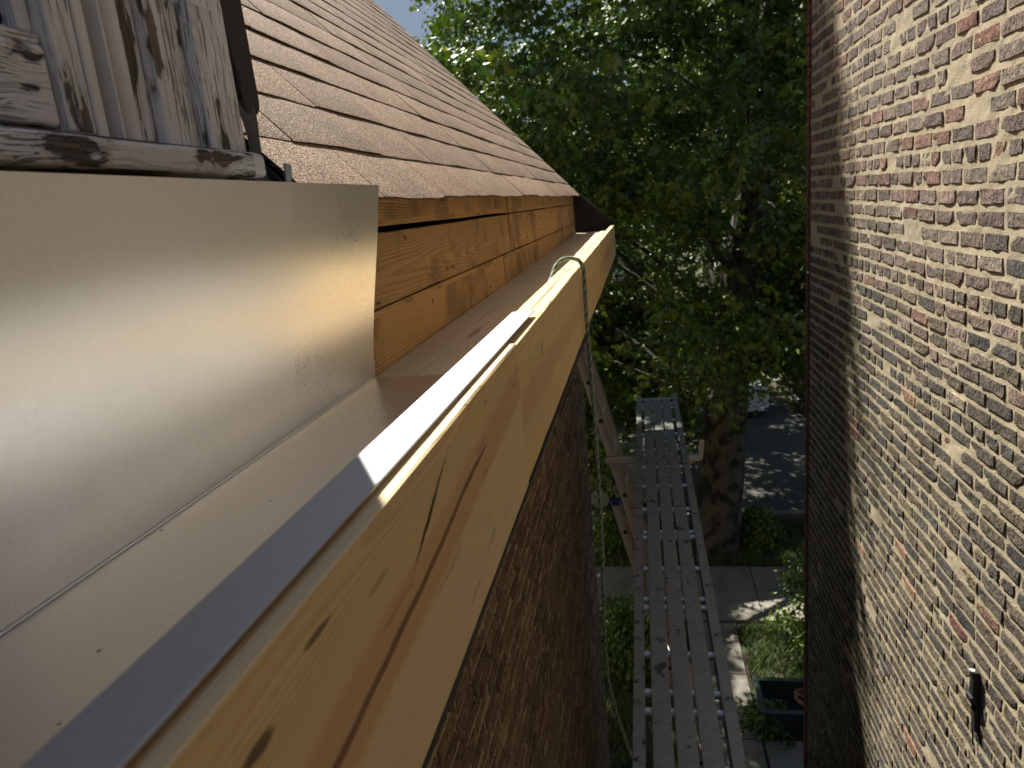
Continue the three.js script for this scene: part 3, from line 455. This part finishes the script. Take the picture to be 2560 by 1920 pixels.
// ================================================================ SCAFFOLD PLANK AND LADDER
{
  const Y = H - 1.83, xa = -0.112, xb = 0.252, z0 = -6.42, z1 = 0.2;
  const t = thing('scaffold_plank', 'long aluminium scaffold plank with three dimpled deck strips between the houses', 'scaffold plank');
  const railP = (x, s) => { const sh = new THREE.Shape([[0, 0.012], [s * 0.042, 0.012], [s * 0.042, 0.008], [s * 0.005, 0.008], [s * 0.005, -0.084], [s * 0.042, -0.084], [s * 0.042, -0.09], [0, -0.09]].map(([a, b]) => new THREE.Vector2(x + a, Y + b))); const g = new THREE.ExtrudeGeometry(sh, { depth: z1 - z0 + 0.12, bevelEnabled: false }); g.translate(0, 0, z0 - 0.12); return boxUV(g); };
  part(t, 'side_rail', railP(xa, 1), M.deck); part(t, 'side_rail', railP(xb, -1), M.deck);
  const w = 0.07, gap = 0.0105, c0 = (xa + xb) / 2, R = rng(4);
  for (let k = -1; k <= 1; k++) {
    const c = c0 + k * (w + gap), s = part(t, 'deck_strip', bx(c - w / 2, c + w / 2, Y - 0.012, Y, z0, z1, 0.003), M.deck), bumps = [];
    { const uv = s.geometry.attributes.uv; for (let i = 0; i < uv.count; i++) uv.setXY(i, uv.getY(i) + k, uv.getX(i) + k * 0.7); }
    for (let z = z0 + 0.04, q = 0; z < -1.2; z += 0.043, q++) { const g = new THREE.ConeGeometry(0.0062, 0.0035, 7, 1, true); g.translate(c + [-0.024, 0.002, 0.024, 0.002][q % 4], Y + 0.0017, z); bumps.push(g); }
    part(s, 'dimples', mergeGeometries(bumps), M.deck, { kind: 'stuff' });
  }
  for (const z of [-6.34, -6.23, -5.85, -5.49, -5.13, -4.77, -4.43, -4.07, -3.76, -3.70, -3.35, -3.06, -2.99, -2.64, -2.40, -2.295, -1.95, -1.6]) part(t, 'rung', rod([xa + 0.005, Y - 0.03, z], [xb - 0.005, Y - 0.03, z], 0.0165, 0.0165, 14), M.alu);
  part(t, 'end_bar', bx(xa + 0.043, xb - 0.043, Y - 0.014, Y + 0.004, z0 - 0.03, z0 - 0.004, 0.003), M.alu);
}
{
  const zn = -5.2, zf = -5.62, top = [-0.505, H - 1.06], dir = [0.24, -1], at = (y) => top[0] + (top[1] - y) * 0.24;
  const t = thing('extension_ladder', 'aluminium extension ladder with blue rail caps leaning on the brown side wall', 'ladder');
  const tan = std({ color: rgb(0.58, 0.52, 0.45), metalness: 0.35, roughness: 0.5 }), blue = std({ color: rgb(0.02, 0.05, 0.25), roughness: 0.45 });
  const rail = (z, off, y0, y1, s) => { const a = at(y0) + off, b = at(y1) + off, g = new THREE.ExtrudeGeometry(new THREE.Shape([[a - 0.037, y0], [a + 0.037, y0], [b + 0.037, y1], [b - 0.037, y1]].map((q) => new THREE.Vector2(...q))), { depth: 0.006, bevelEnabled: false }); g.translate(0, 0, z); const f1 = g.clone(); const flange = (o2) => { const q = new THREE.ExtrudeGeometry(new THREE.Shape([[a + o2 - 0.003, y0], [a + o2 + 0.003, y0], [b + o2 + 0.003, y1], [b + o2 - 0.003, y1]].map((p) => new THREE.Vector2(...p))), { depth: 0.028, bevelEnabled: false }); q.translate(0, 0, s > 0 ? z : z - 0.022); return q; }; return merge([f1, flange(0.034), flange(-0.034)]); };
  for (const [off, y0, y1, zi, zo] of [[0, H - 5.3, top[1], zn, zf], [-0.085, 0.02, H - 2.28, zn + 0.02, zf - 0.02]]) {
    const r1 = part(t, 'rail', rail(zi, off, y0, y1, 1), tan), r2 = part(t, 'rail', rail(zo, off, y0, y1, -1), tan);
    for (const [r, z] of [[r1, zi], [r2, zo]]) { const g = bx(-0.045, 0.045, -0.04, 0.012, -0.02, 0.02, 0.006); g.rotateZ(0.235); g.translate(at(y1) + off, y1, z + 0.003); part(r, 'end_cap', g, blue); }
    for (let y = y1 - 0.27; y > y0 + 0.1; y -= 0.305) { part(t, 'rung', rod([at(y) + off, y, zo], [at(y) + off, y, zi], 0.016, 0.016, 12), tan); part(t, 'rung_end', rod([at(y) + off, y, zi + 0.004], [at(y) + off, y, zi + 0.0085], 0.017, 0.017, 14), M.black); }
  }
  const j = thing('ladder_jack', 'tan ladder jack arm with upturned tip carrying the scaffold plank', 'bracket');
  const yj = H - 1.83 - 0.115; part(j, 'arm', bx(at(yj) - 0.06, 0.36, yj - 0.022, yj + 0.022, zn + 0.012, zn + 0.045, 0.004), tan);
  const tip = bx(-0.018, 0.018, 0, 0.15, zn + 0.012, zn + 0.045, 0.004); tip.rotateZ(-0.1); tip.translate(0.355, yj - 0.01, 0.002); part(j, 'tip', tip, tan);
  part(j, 'brace', rod([0.3, yj - 0.02, zn + 0.03], [at(yj - 0.42) + 0.02, yj - 0.42, zn + 0.03], 0.012), tan);
}
// ================================================================ TREES AND SHRUBS
// where a sun ray through p meets the plane of the brick wall
const landing = (p) => { const t = WX - p.x; return [p.z + 1.6 * t, p.y - 2.5 * t - H]; };
const sunGate = (yl) => yl > -1.5 ? -4.95 - 0.45 * Math.min(1, Math.max(0, yl / 1.2)) : yl > -3.6 ? mix(-4.2, -4.95, (yl + 3.6) / 2.1) : yl > -4.4 ? mix(-3.6, -4.2, (yl + 4.4) / 0.8) : mix(-3.6, -1.0, (-4.4 - yl) / 2.2);
const keepsOff = (p, j = 0) => { const [zl, yl] = landing(p); return zl < sunGate(yl) + j; };
// gaps in the crown through which the sun reaches the ground in flecks
const openSky = (p) => { const t = p.y / 2.5, gx = p.x + t, gz = p.z + 1.6 * t; return gx < 9 && gz < -6.3 && vn(gx * 0.75, gz * 0.62, 91) * 0.8 + vn(gx * 2.3, gz * 1.9, 92) * 0.2 > 0.60; };
function leafGeo(kind) {
  // lobed maple leaf, folded along its rib, tip towards +y
  const o = kind === 'maple' ? [[0, 0], [0.16, -0.06], [0.38, 0.02], [0.30, 0.18], [0.52, 0.42], [0.24, 0.46], [0.22, 0.62], [0, 1]] : [[0, 0], [0.16, 0.12], [0.25, 0.35], [0.2, 0.65], [0, 1]];
  const P = []; for (const s of [-1, 1]) for (let i = 0; i < o.length - 1; i++) { const a = o[i], b = o[i + 1]; const A = [s * a[0], a[1], Math.abs(a[0]) * 0.3 - a[1] * a[1] * 0.15], B = [s * b[0], b[1], Math.abs(b[0]) * 0.3 - b[1] * b[1] * 0.15], C = [0, 0.35, 0]; P.push(...(s > 0 ? [...C, ...A, ...B] : [...C, ...B, ...A])); }
  const g = new THREE.BufferGeometry(); g.setAttribute('position', new THREE.Float32BufferAttribute(P, 3)); g.computeVertexNormals(); return g;
}
function sprayGeo(kind, n, len, size, droop, seed) {
  const R = rng(seed), gs = [], lf = leafGeo(kind), m = new THREE.Matrix4(), e = new THREE.Euler(), q = new THREE.Quaternion();
  for (let i = 0; i < n; i++) { const t = (i + 0.6) / n, a = i * 2.4 + R(), s = size * (0.65 + 0.7 * R()), p = new THREE.Vector3(Math.cos(a) * 0.05, -droop * t * t * len + (R() - 0.5) * 0.06, t * len + (R() - 0.5) * 0.04); e.set(1.9 + R() * 1.1, 0, 0); q.setFromEuler(e); const qq = new THREE.Quaternion().setFromEuler(new THREE.Euler((R() - 0.5) * 0.8, a + (R() - 0.5), (R() - 0.5) * 0.9)); m.compose(p, qq.multiply(q), new THREE.Vector3(s, s, s)); gs.push(lf.clone().applyMatrix4(m)); }
  return mergeGeometries(gs);
}
const sprays = { maple: [sprayGeo('maple', 13, 0.42, 0.088, 0.5, 1), sprayGeo('maple', 15, 0.5, 0.08, 0.9, 2)], far: [sprayGeo('oval', 10, 0.7, 0.19, 0.4, 3)], bush: [sprayGeo('oval', 11, 0.2, 0.06, 0.3, 4)] };
function foliage(parent, name, geo, pts, colors, seed, scale = [0.8, 1.3]) {
  const R = rng(seed), im = new THREE.InstancedMesh(geo, M.leaf, pts.length), m = new THREE.Matrix4(), c = new THREE.Color();
  pts.forEach((p, i) => { const q = new THREE.Quaternion().setFromEuler(new THREE.Euler((R() - 0.5) * 1.1, R() * 6.283, (R() - 0.5) * 0.9, 'YXZ')), s = mix(scale[0], scale[1], R()); m.compose(p, q, new THREE.Vector3(s, s, s)); im.setMatrixAt(i, m); const k = colors[Math.floor(R() * colors.length)], v = 0.55 + 0.4 * R(); im.setColorAt(i, c.setRGB(k[0] * v, k[1] * v, k[2] * v)); });
  im.name = name; im.userData.kind = 'stuff'; parent.add(im); return im;
}
const gauss = (R) => (R() + R() + R() - 1.5) / 0.87;
function limbGeo(pts, r0, r1, seg = 18, rad = 9, sd = 1) {
  const cv = new THREE.CatmullRomCurve3(pts), g = new THREE.TubeGeometry(cv, seg, 1, rad, false), p = g.attributes.position, uv = g.attributes.uv, L = cv.getLength();
  for (let i = 0; i <= seg; i++) { const c = cv.getPointAt(i / seg), r = mix(r0, r1, Math.pow(i / seg, 0.8)); for (let k = 0; k <= rad; k++) { const n = i * (rad + 1) + k, lump = 1 + 0.12 * (vn(i * 0.8, (k % rad) * 0.9, sd) - 0.5); p.setXYZ(n, c.x + (p.getX(n) - c.x) * r * lump, c.y + (p.getY(n) - c.y) * r * lump, c.z + (p.getZ(n) - c.z) * r * lump); uv.setXY(n, k / rad, i / seg * L); } }
  g.computeVertexNormals(); return g;
}
const greens = [[0.14, 0.26, 0.018], [0.19, 0.32, 0.02], [0.095, 0.18, 0.018], [0.25, 0.37, 0.022], [0.11, 0.19, 0.03], [0.33, 0.42, 0.03]];
const V3 = (x, y, z) => new THREE.Vector3(x, y, z);
function makeTree(name, label, trunk, r0, r1, clumps, per, spread, geos, colors, seed, gate) {
  const t = thing(name, label, 'tree', [trunk[0][0], 0, trunk[0][2]]), off = V3(trunk[0][0], 0, trunk[0][2]), R = rng(seed);
  const tp = trunk.map((q) => V3(...q).sub(off)), cv = new THREE.CatmullRomCurve3(tp); part(t, 'trunk', limbGeo(tp, r0, r1, 28, 14, seed), M.bark);
  const limbs = [], sets = geos.map(() => []);
  for (const c of clumps) {
    const lc = c.clone().sub(off); let best = 0.3, bd = 1e9; for (let s = 0.3; s <= 1; s += 0.035) { const p = cv.getPoint(s), d = Math.hypot(p.x - lc.x, p.z - lc.z) * 0.6 + Math.abs(lc.y - p.y - 0.5 * Math.hypot(p.x - lc.x, p.z - lc.z)); if (d < bd) { bd = d; best = s; } }
    const a = cv.getPoint(best), mid = a.clone().lerp(lc, 0.5).add(V3((R() - 0.5) * 0.8, 0.4 + R() * 0.5, (R() - 0.5) * 0.8)), far = a.distanceTo(lc);
    if (R() < 0.09) limbs.push(limbGeo([a, mid, lc], 0.015 + far * 0.010, 0.006, 9, 6, seed));
    const n = Math.round(per * (0.6 + 0.8 * R()));
    for (let i = 0; i < n; i++) { const p = V3(lc.x + gauss(R) * spread, lc.y + gauss(R) * spread * 0.62 - 0.15, lc.z + gauss(R) * spread); const w = p.clone().add(off); if (gate && (!gate(w, (R() - 0.5) * 0.12) || openSky(w))) continue; if (p.y < 0.3) continue; sets[Math.floor(R() * geos.length)].push(p); }
  }
  if (limbs.length) part(t, 'limbs', mergeGeometries(limbs), M.bark);
  geos.forEach((g, i) => foliage(t, 'crown', g, sets[i], colors, seed + i));
  return t;
}
{
  const R = rng(31), cl = []; let guard = 0;
  while (cl.length < 520 && guard++ < 60000) {
    const p = V3(-8 + R() * 15, H - 4.4 + R() * 13.5, -17.5 + R() * 9.6), e = Math.hypot((p.x + 0.4) / 7.4, (p.y - H - 3.0) / 7.2, (p.z + 12.6) / 4.9);
    if (e > 1 || (e < 0.35 && R() < 0.7) || !keepsOff(p, -0.3)) continue;
    if (p.y < H - 2.2 && R() < 0.72) continue;                                          // thin skirt of hanging boughs
    if (fbm(p.x * 0.5 + p.z * 0.3, p.y * 0.5, 12, 2) < 0.36) continue;                   // open gaps in the crown
    if (p.x / -p.z < -0.25 && p.y > H + 1.0) continue;                                   // the crown ends short of the roof
    cl.push(p);
  }
  for (let i = 0; i < 150; i++) { const p = V3(-3.2 + R() * 6.4, H - 4.1 + R() * 2.6, -16 + R() * 5.6); if (keepsOff(p, -0.3) && (p.y > H - 3.1 || p.x < 0.9)) cl.push(p); }   // low hanging boughs
  for (let i = 0; i < 110; i++) { const t = 2.7 + R() * 2.2, zl = -6.5 + R() * 1.55, yl = -4.2 + R() * 6.2, p = V3(WX - t, H + yl + 2.5 * t, zl - 1.6 * t); if (keepsOff(p, -0.2) && !(p.x / -p.z < -0.25)) cl.push(p); }   // unseen boughs added up the sun rays to shade the brick wall
  makeTree('maple_tree', 'large dark maple with thick leaning trunk growing on the grass verge', [[1.05, -0.1, -12.0], [1.15, 1.2, -12.0], [1.45, 4, -12.05], [1.95, 7.2, -12.1], [2.25, 10, -12.4], [2.1, 13.4, -12.6]], 0.44, 0.12, cl, 40, 0.46, sprays.maple, greens, 7, keepsOff);
}
{
  const defs = [['street_tree', 'slim street tree standing beyond the road behind the ladder', -5.5, -23.0, 3.4, 6.5, 71], ['street_tree', 'broad street tree standing beyond the road left of the cream house', 0.4, -22.5, 4.6, 8.4, 72], ['street_tree', 'tall street tree standing in front of the clapboard house steps', 8.6, -23.0, 3.8, 7.4, 73], ['yard_tree', 'big yard tree rising behind the houses across the road', -17, -36, 5.5, 8, 74], ['yard_tree', 'rounded yard tree rising between the two far houses', 4.5, -42, 6.5, 9.5, 75]];
  for (const [nm, lb, x, z, rad, hgt, sd] of defs) {
    const R = rng(sd), cl = []; for (let i = 0; i < 90; i++) { const a = R() * 6.283, u = Math.acos(2 * R() - 1), q = Math.cbrt(R()); cl.push(V3(x + rad * q * Math.sin(u) * Math.cos(a), hgt + rad * 0.8 * q * Math.cos(u), z + rad * q * Math.sin(u) * Math.sin(a))); }
    makeTree(nm, lb, [[x, -0.1, z], [x + 0.1, hgt * 0.5, z], [x - 0.1, hgt, z + 0.1], [x, hgt + rad * 0.6, z]], 0.2, 0.05, cl, 34, 0.75, sprays.far, greens, sd, null);
  }
}
function bush(name, label, x, z, rx, hy, n, seed, colors) {
  const t = thing(name, label, 'shrub', [x, 0, z]), R = rng(seed), pts = [], st = [];
  for (let i = 0; i < n; i++) { const a = R() * 6.283, q = Math.sqrt(R()), h = R(); pts.push(V3(Math.cos(a) * rx * q * (1 - 0.4 * h), 0.05 + h * hy * (1 - 0.35 * q * q), Math.sin(a) * rx * q * (1 - 0.4 * h))); }
  for (let i = 0; i < 7; i++) { const a = R() * 6.283; st.push(rod([0, 0, 0], [Math.cos(a) * rx * 0.6, hy * 0.7, Math.sin(a) * rx * 0.6], 0.012, 0.005, 5)); }
  part(t, 'stems', merge(st), M.bark); foliage(t, 'leaves', sprays.bush[0], pts, colors, seed, [0.8, 1.5]);
}
bush('shrub', 'dense low shrub at the front corner of the brown side wall', -0.5, -8.6, 0.55, 1.0, 420, 81, greens);
bush('shrub', 'loose pale green shrub on the verge behind the ladder', -0.75, -11.9, 0.6, 0.75, 380, 82, greens);
bush('shrub', 'small weedy shrub beside the open bin', 1.13, -7.42, 0.16, 0.28, 70, 83, greens);
bush('shrub', 'leggy shrub between the lawn and the pavement by the brick house', 2.25, -9.1, 0.75, 1.7, 330, 84, greens);
bush('shrub', 'rounded shrub under the thick maple trunk', 1.7, -12.3, 0.5, 0.6, 260, 85, greens);

// ================================================================ FRONT GARDEN THINGS
{
  const t = thing('open_bin', 'low dark open metal bin with pale teal rim', 'bin', [1.52, 0, -7.62]), teal = std({ color: rgb(0.09, 0.13, 0.13), roughness: 0.4, metalness: 0.3 });
  const w = 0.4, d = 0.29, h = 0.3; part(t, 'wall', bx(-w, w, 0, h, -d, -d + 0.02), teal); part(t, 'wall', bx(-w, w, 0, h, d - 0.02, d), teal); part(t, 'wall', bx(-w, -w + 0.02, 0, h, -d + 0.021, d - 0.021), teal); part(t, 'wall', bx(w - 0.02, w, 0, h, -d + 0.021, d - 0.021), teal);
  const rim = new THREE.Shape(); rim.moveTo(-w - 0.03, -d - 0.03); rim.lineTo(w + 0.03, -d - 0.03); rim.lineTo(w + 0.03, d + 0.03); rim.lineTo(-w - 0.03, d + 0.03); const ho = new THREE.Path(); ho.moveTo(-w + 0.03, -d + 0.03); ho.lineTo(-w + 0.03, d - 0.03); ho.lineTo(w - 0.03, d - 0.03); ho.lineTo(w - 0.03, -d + 0.03); rim.holes.push(ho); const rg = new THREE.ExtrudeGeometry(rim, { depth: 0.018, bevelEnabled: true, bevelSize: 0.003, bevelThickness: 0.003, bevelSegments: 1 }); rg.rotateX(-Math.PI / 2); rg.translate(0, h + 0.003, 0); part(t, 'rim', rg, teal);
  part(t, 'base', bx(-w + 0.02, w - 0.02, 0.01, 0.03, -d + 0.022, d - 0.022), M.felt);
  const pts = []; for (let i = 0; i < 60; i++) { const a = i * 0.42; pts.push([1.62 + Math.cos(a) * (0.11 + 0.02 * Math.sin(i)), 0.36 + 0.002 * i + 0.03 * Math.sin(a * 0.7), -7.5 + Math.sin(a) * (0.10 + 0.015 * Math.cos(i * 1.3))]); }
  const c = new THREE.Mesh(tube(pts, 0.008, 300, 6), std({ color: rgb(0.35, 0.16, 0.08), roughness: 0.6 })); c.name = 'cable_coil'; c.userData = { label: 'coil of rusty brown cable lying in the open bin', category: 'cable' }; c.position.y = -0.02; scene.add(c);
}
{
  const t = thing('bucket', 'white plastic bucket standing on the grass beyond the side wall', 'bucket', [-1.05, 0, -12.3]), wp = std({ color: rgb(0.72, 0.69, 0.6), roughness: 0.45 });
  const pr = [[0.0, 0.01], [0.125, 0.01], [0.13, 0.02], [0.148, 0.34], [0.158, 0.345], [0.158, 0.375], [0.146, 0.38], [0.122, 0.03], [0, 0.028]].map((q) => new THREE.Vector2(...q)); part(t, 'body', new THREE.LatheGeometry(pr, 28), wp);
  const hp = []; for (let i = 0; i <= 12; i++) { const a = Math.PI * i / 12; hp.push([Math.cos(a) * 0.16, 0.36 - 0.1 * Math.sin(a), 0.16 * Math.sin(a)]); } part(t, 'handle', tube(hp, 0.004, 30, 6), M.alu);
}
// ================================================================ VEHICLES
const carGlass = std({ color: rgb(0.02, 0.022, 0.025), roughness: 0.05 }), rubber = std({ color: rgb(0.02, 0.02, 0.02), roughness: 0.9 }), lampRed = std({ color: rgb(0.45, 0.02, 0.02), roughness: 0.25 }), lampClear = std({ color: rgb(0.75, 0.75, 0.75), roughness: 0.2 });
function car(name, label, cat, pos, rot, paintC, o) {
  const t = thing(name, label, cat, pos, 'vehicles parked along the street'); t.rotation.y = rot; const pm2 = phys({ color: rgb(...paintC), roughness: 0.35, metalness: o.metal ?? 0.1, clearcoat: 0.8, clearcoatRoughness: 0.08 });
  const L = o.L, W = o.W, hb = o.belt, ht = o.h, s = new THREE.Shape(), wr = 0.36, wx = [-L * 0.31, L * 0.3];
  s.moveTo(-L / 2, 0.35); s.lineTo(-L / 2 + 0.03, 0.24); for (const x of wx) { s.lineTo(x - wr, 0.24); s.absarc(x, 0.32, wr, Math.PI * 1.07, -Math.PI * 0.07, true); } s.lineTo(L / 2 - 0.05, 0.24); s.lineTo(L / 2, 0.4); s.lineTo(L / 2 - 0.02, hb - 0.06); s.quadraticCurveTo(L / 2 - 0.05, hb, L / 2 - 0.2, hb); s.lineTo(o.hood, hb + 0.02); s.lineTo(-L / 2 + 0.1, hb); s.quadraticCurveTo(-L / 2, hb, -L / 2, hb - 0.12); s.closePath();
  const bg = new THREE.ExtrudeGeometry(s, { depth: W - 0.12, bevelEnabled: true, bevelSize: 0.05, bevelThickness: 0.06, bevelSegments: 3, curveSegments: 10 }); bg.translate(0, 0, -(W - 0.12) / 2); part(t, 'body', toCreasedNormals(bg, 0.6), pm2);
  const cab = (x0, x1, x2, x3, y0, y1, w0, w1) => { const c = [[x0, y0, w0], [x3, y0, w0], [x2, y1, w1], [x1, y1, w1]], P = [], q = (i, sg) => [c[i][0], c[i][1], sg * c[i][2] / 2], f = (a, b, d, e) => P.push(...a, ...b, ...d, ...a, ...d, ...e); f(q(0, 1), q(1, 1), q(2, 1), q(3, 1)); f(q(1, -1), q(0, -1), q(3, -1), q(2, -1)); for (let i = 0; i < 4; i++) f(q(i, -1), q((i + 1) % 4, -1), q((i + 1) % 4, 1), q(i, 1)); const g = new THREE.BufferGeometry(); g.setAttribute('position', new THREE.Float32BufferAttribute(P, 3)); g.computeVertexNormals(); return g; };
  const [a, b, c, d] = o.cab; part(t, 'glasshouse', cab(a, b, c, d, hb - 0.02, ht - 0.05, W - 0.18, W - 0.42), carGlass);
  part(t, 'roof', bx(b - 0.04, c + 0.04, ht - 0.07, ht, -(W - 0.4) / 2, (W - 0.4) / 2, 0.025), pm2);
  const pil = []; for (const sg of [-1, 1]) for (const [p, q] of [[a, b], [(a + d) / 2 - 0.1, (b + c) / 2 - 0.05], [d, c]]) pil.push(rod([p, hb - 0.03, sg * (W - 0.17) / 2], [q, ht - 0.04, sg * (W - 0.40) / 2], 0.035, 0.03, 6)); pil.forEach((g) => part(t, 'pillar', g, pm2));
  for (const x of wx) for (const sg of [-1, 1]) { const w = part(t, 'wheel', rod([x, 0.32, sg * (W / 2 - 0.2)], [x, 0.32, sg * (W / 2 + 0.0)], 0.32, 0.32, 24), rubber); part(w, 'rim', rod([x, 0.32, sg * (W / 2 - 0.02)], [x, 0.32, sg * (W / 2 + 0.012)], 0.21, 0.19, 18), M.alu); }
  for (const sg of [-1, 1]) { part(t, 'tail_light', bx(-L / 2 - 0.06, -L / 2 + 0.02, hb - 0.28, hb - 0.1, sg * (W / 2 - 0.16) - 0.1, sg * (W / 2 - 0.16) + 0.1, 0.02), lampRed); part(t, 'headlight', bx(L / 2 - 0.04, L / 2 + 0.05, hb - 0.28, hb - 0.13, sg * (W / 2 - 0.24) - 0.15, sg * (W / 2 - 0.24) + 0.15, 0.02), lampClear); part(t, 'mirror', bx(d - 0.35, d - 0.2, hb, hb + 0.12, sg * (W / 2 + 0.03) - 0.07, sg * (W / 2 + 0.03) + 0.07, 0.03), pm2); }
  part(t, 'bumper', bx(-L / 2 - 0.09, -L / 2 + 0.05, 0.34, 0.5, -W / 2 + 0.08, W / 2 - 0.08, 0.04), std({ color: rgb(0.5, 0.5, 0.5), roughness: 0.35, metalness: 0.6 })); part(t, 'bumper', bx(L / 2 - 0.05, L / 2 + 0.09, 0.34, 0.5, -W / 2 + 0.08, W / 2 - 0.08, 0.04), std({ color: rgb(0.08, 0.08, 0.08), roughness: 0.6 }));
  return t;
}
car('parked_van', 'silver minivan parked at the near kerb behind the ladder', 'van', [-2.55, 0.012, -14.35], 0, [0.42, 0.44, 0.45], { L: 4.9, W: 1.9, belt: 1.02, h: 1.78, hood: 1.5, cab: [-2.4, -2.2, 0.55, 1.65], metal: 0.5 });
car('parked_car', 'white hatchback with red tail lights parked across the road', 'car', [1.0, 0.012, -20.2], 0, [0.75, 0.75, 0.73], { L: 4.3, W: 1.78, belt: 0.9, h: 1.48, hood: 1.1, cab: [-2.0, -1.5, 0.3, 1.2] });
car('parked_car', 'black saloon car parked across the road in front of the clapboard house', 'car', [6.3, 0.012, -20.2], 0, [0.02, 0.02, 0.022], { L: 4.6, W: 1.8, belt: 0.9, h: 1.42, hood: 1.1, cab: [-1.7, -1.0, 0.3, 1.25] });
// ================================================================ HOUSES ACROSS THE ROAD
function farHouse(name, label, x, z, w, d, h, wallC, roofC, o = {}) {
  const t = thing(name, label, 'house', [x, 0, z]), wm_ = std({ color: rgb(...wallC), roughness: 0.85 }), white = std({ color: rgb(0.7, 0.7, 0.67), roughness: 0.7 }), rm = std({ color: rgb(...roofC), roughness: 0.95 });
  const bs = [bx(-w / 2, w / 2, 0, h, -d, -0.03)]; for (let y = 0.5; y < h - 0.05; y += 0.14) { const g = new THREE.BufferGeometry(), A = [-w / 2, y, 0], B = [w / 2, y, 0], C = [w / 2, y + 0.15, -0.028], D2 = [-w / 2, y + 0.15, -0.028], E = [-w / 2, y, -0.028], F = [w / 2, y, -0.028]; g.setAttribute('position', new THREE.Float32BufferAttribute([...A, ...B, ...C, ...A, ...C, ...D2, ...E, ...F, ...B, ...E, ...B, ...A], 3)); g.computeVertexNormals(); bs.push(boxUV(g)); }
  part(t, 'wall', merge(bs), wm_);
  const rs = new THREE.Shape([[-w / 2 - 0.4, h - 0.1], [w / 2 + 0.4, h - 0.1], [0, h + w * 0.42]].map((q) => new THREE.Vector2(...q))), rg = new THREE.ExtrudeGeometry(rs, { depth: d + 0.6, bevelEnabled: false }); rg.translate(0, 0, -d - 0.2); part(t, 'roof', rg, rm);
  for (const [wx2, wy] of o.win ?? [[-w * 0.28, 1.2], [-w * 0.28, 4.0], [w * 0.25, 4.0]]) { const f = part(t, 'window', merge([bx(wx2 - 0.6, wx2 + 0.6, wy - 0.1, wy, -0.02, 0.08), bx(wx2 - 0.6, wx2 + 0.6, wy + 1.5, wy + 1.6, -0.02, 0.07), bx(wx2 - 0.6, wx2 - 0.5, wy, wy + 1.5, -0.02, 0.06), bx(wx2 + 0.5, wx2 + 0.6, wy, wy + 1.5, -0.02, 0.06), bx(wx2 - 0.5, wx2 + 0.5, wy + 0.72, wy + 0.78, -0.02, 0.05)]), white); part(f, 'pane', bx(wx2 - 0.5, wx2 + 0.5, wy, wy + 1.5, -0.01, 0.015), carGlass); }
  const dx = w * 0.2; const dr = part(t, 'door', bx(dx - 0.5, dx + 0.5, 0.6, 2.75, -0.02, 0.04, 0.01), std({ color: rgb(0.16, 0.05, 0.03), roughness: 0.5 })); part(dr, 'handle', rod([dx + 0.38, 1.6, 0.04], [dx + 0.38, 1.6, 0.1], 0.03), M.alu);
  for (let k = 0; k < 4; k++) part(t, 'step', bx(dx - 1.0, dx + 1.0, 0, 0.6 - k * 0.15, 1.9 + k * 0.32, 2.22 + k * 0.32, 0.01), M.concrete);
  part(t, 'porch_floor', bx(-w / 2 + 0.2, w / 2 - 0.2, 0, 0.6, 0.06, 1.9), white); part(t, 'porch_roof', bx(-w / 2, w / 2, 3.1, 3.35, 0.06, 2.1, 0.02), white);
  for (const cx of [-w / 2 + 0.45, -w / 6, w / 6 - 0.35, w / 2 - 0.45]) part(t, 'porch_column', rod([cx, 0.6, 1.75], [cx, 3.1, 1.75], 0.17, 0.14, 16), white);
}
farHouse('clapboard_house', 'pale clapboard house with white porch columns across the road', 6.8, -30.5, 7.5, 10, 6.4, [0.55, 0.54, 0.50], [0.07, 0.065, 0.06]);
farHouse('clapboard_house', 'cream clapboard house with orange brown door across the road', -2.2, -30.5, 7.0, 10, 6.2, [0.50, 0.45, 0.34], [0.08, 0.06, 0.05]);
farHouse('red_house', 'dark red house mostly hidden by trees across the road', -11, -31, 7.5, 10, 6.6, [0.24, 0.09, 0.05], [0.06, 0.06, 0.06]);
farHouse('grey_house', 'grey house at the far end of the row across the road', 15.6, -30.5, 7.2, 10, 6.3, [0.3, 0.31, 0.32], [0.07, 0.07, 0.07]);

shade(scene);
renderer.render(scene, camera);
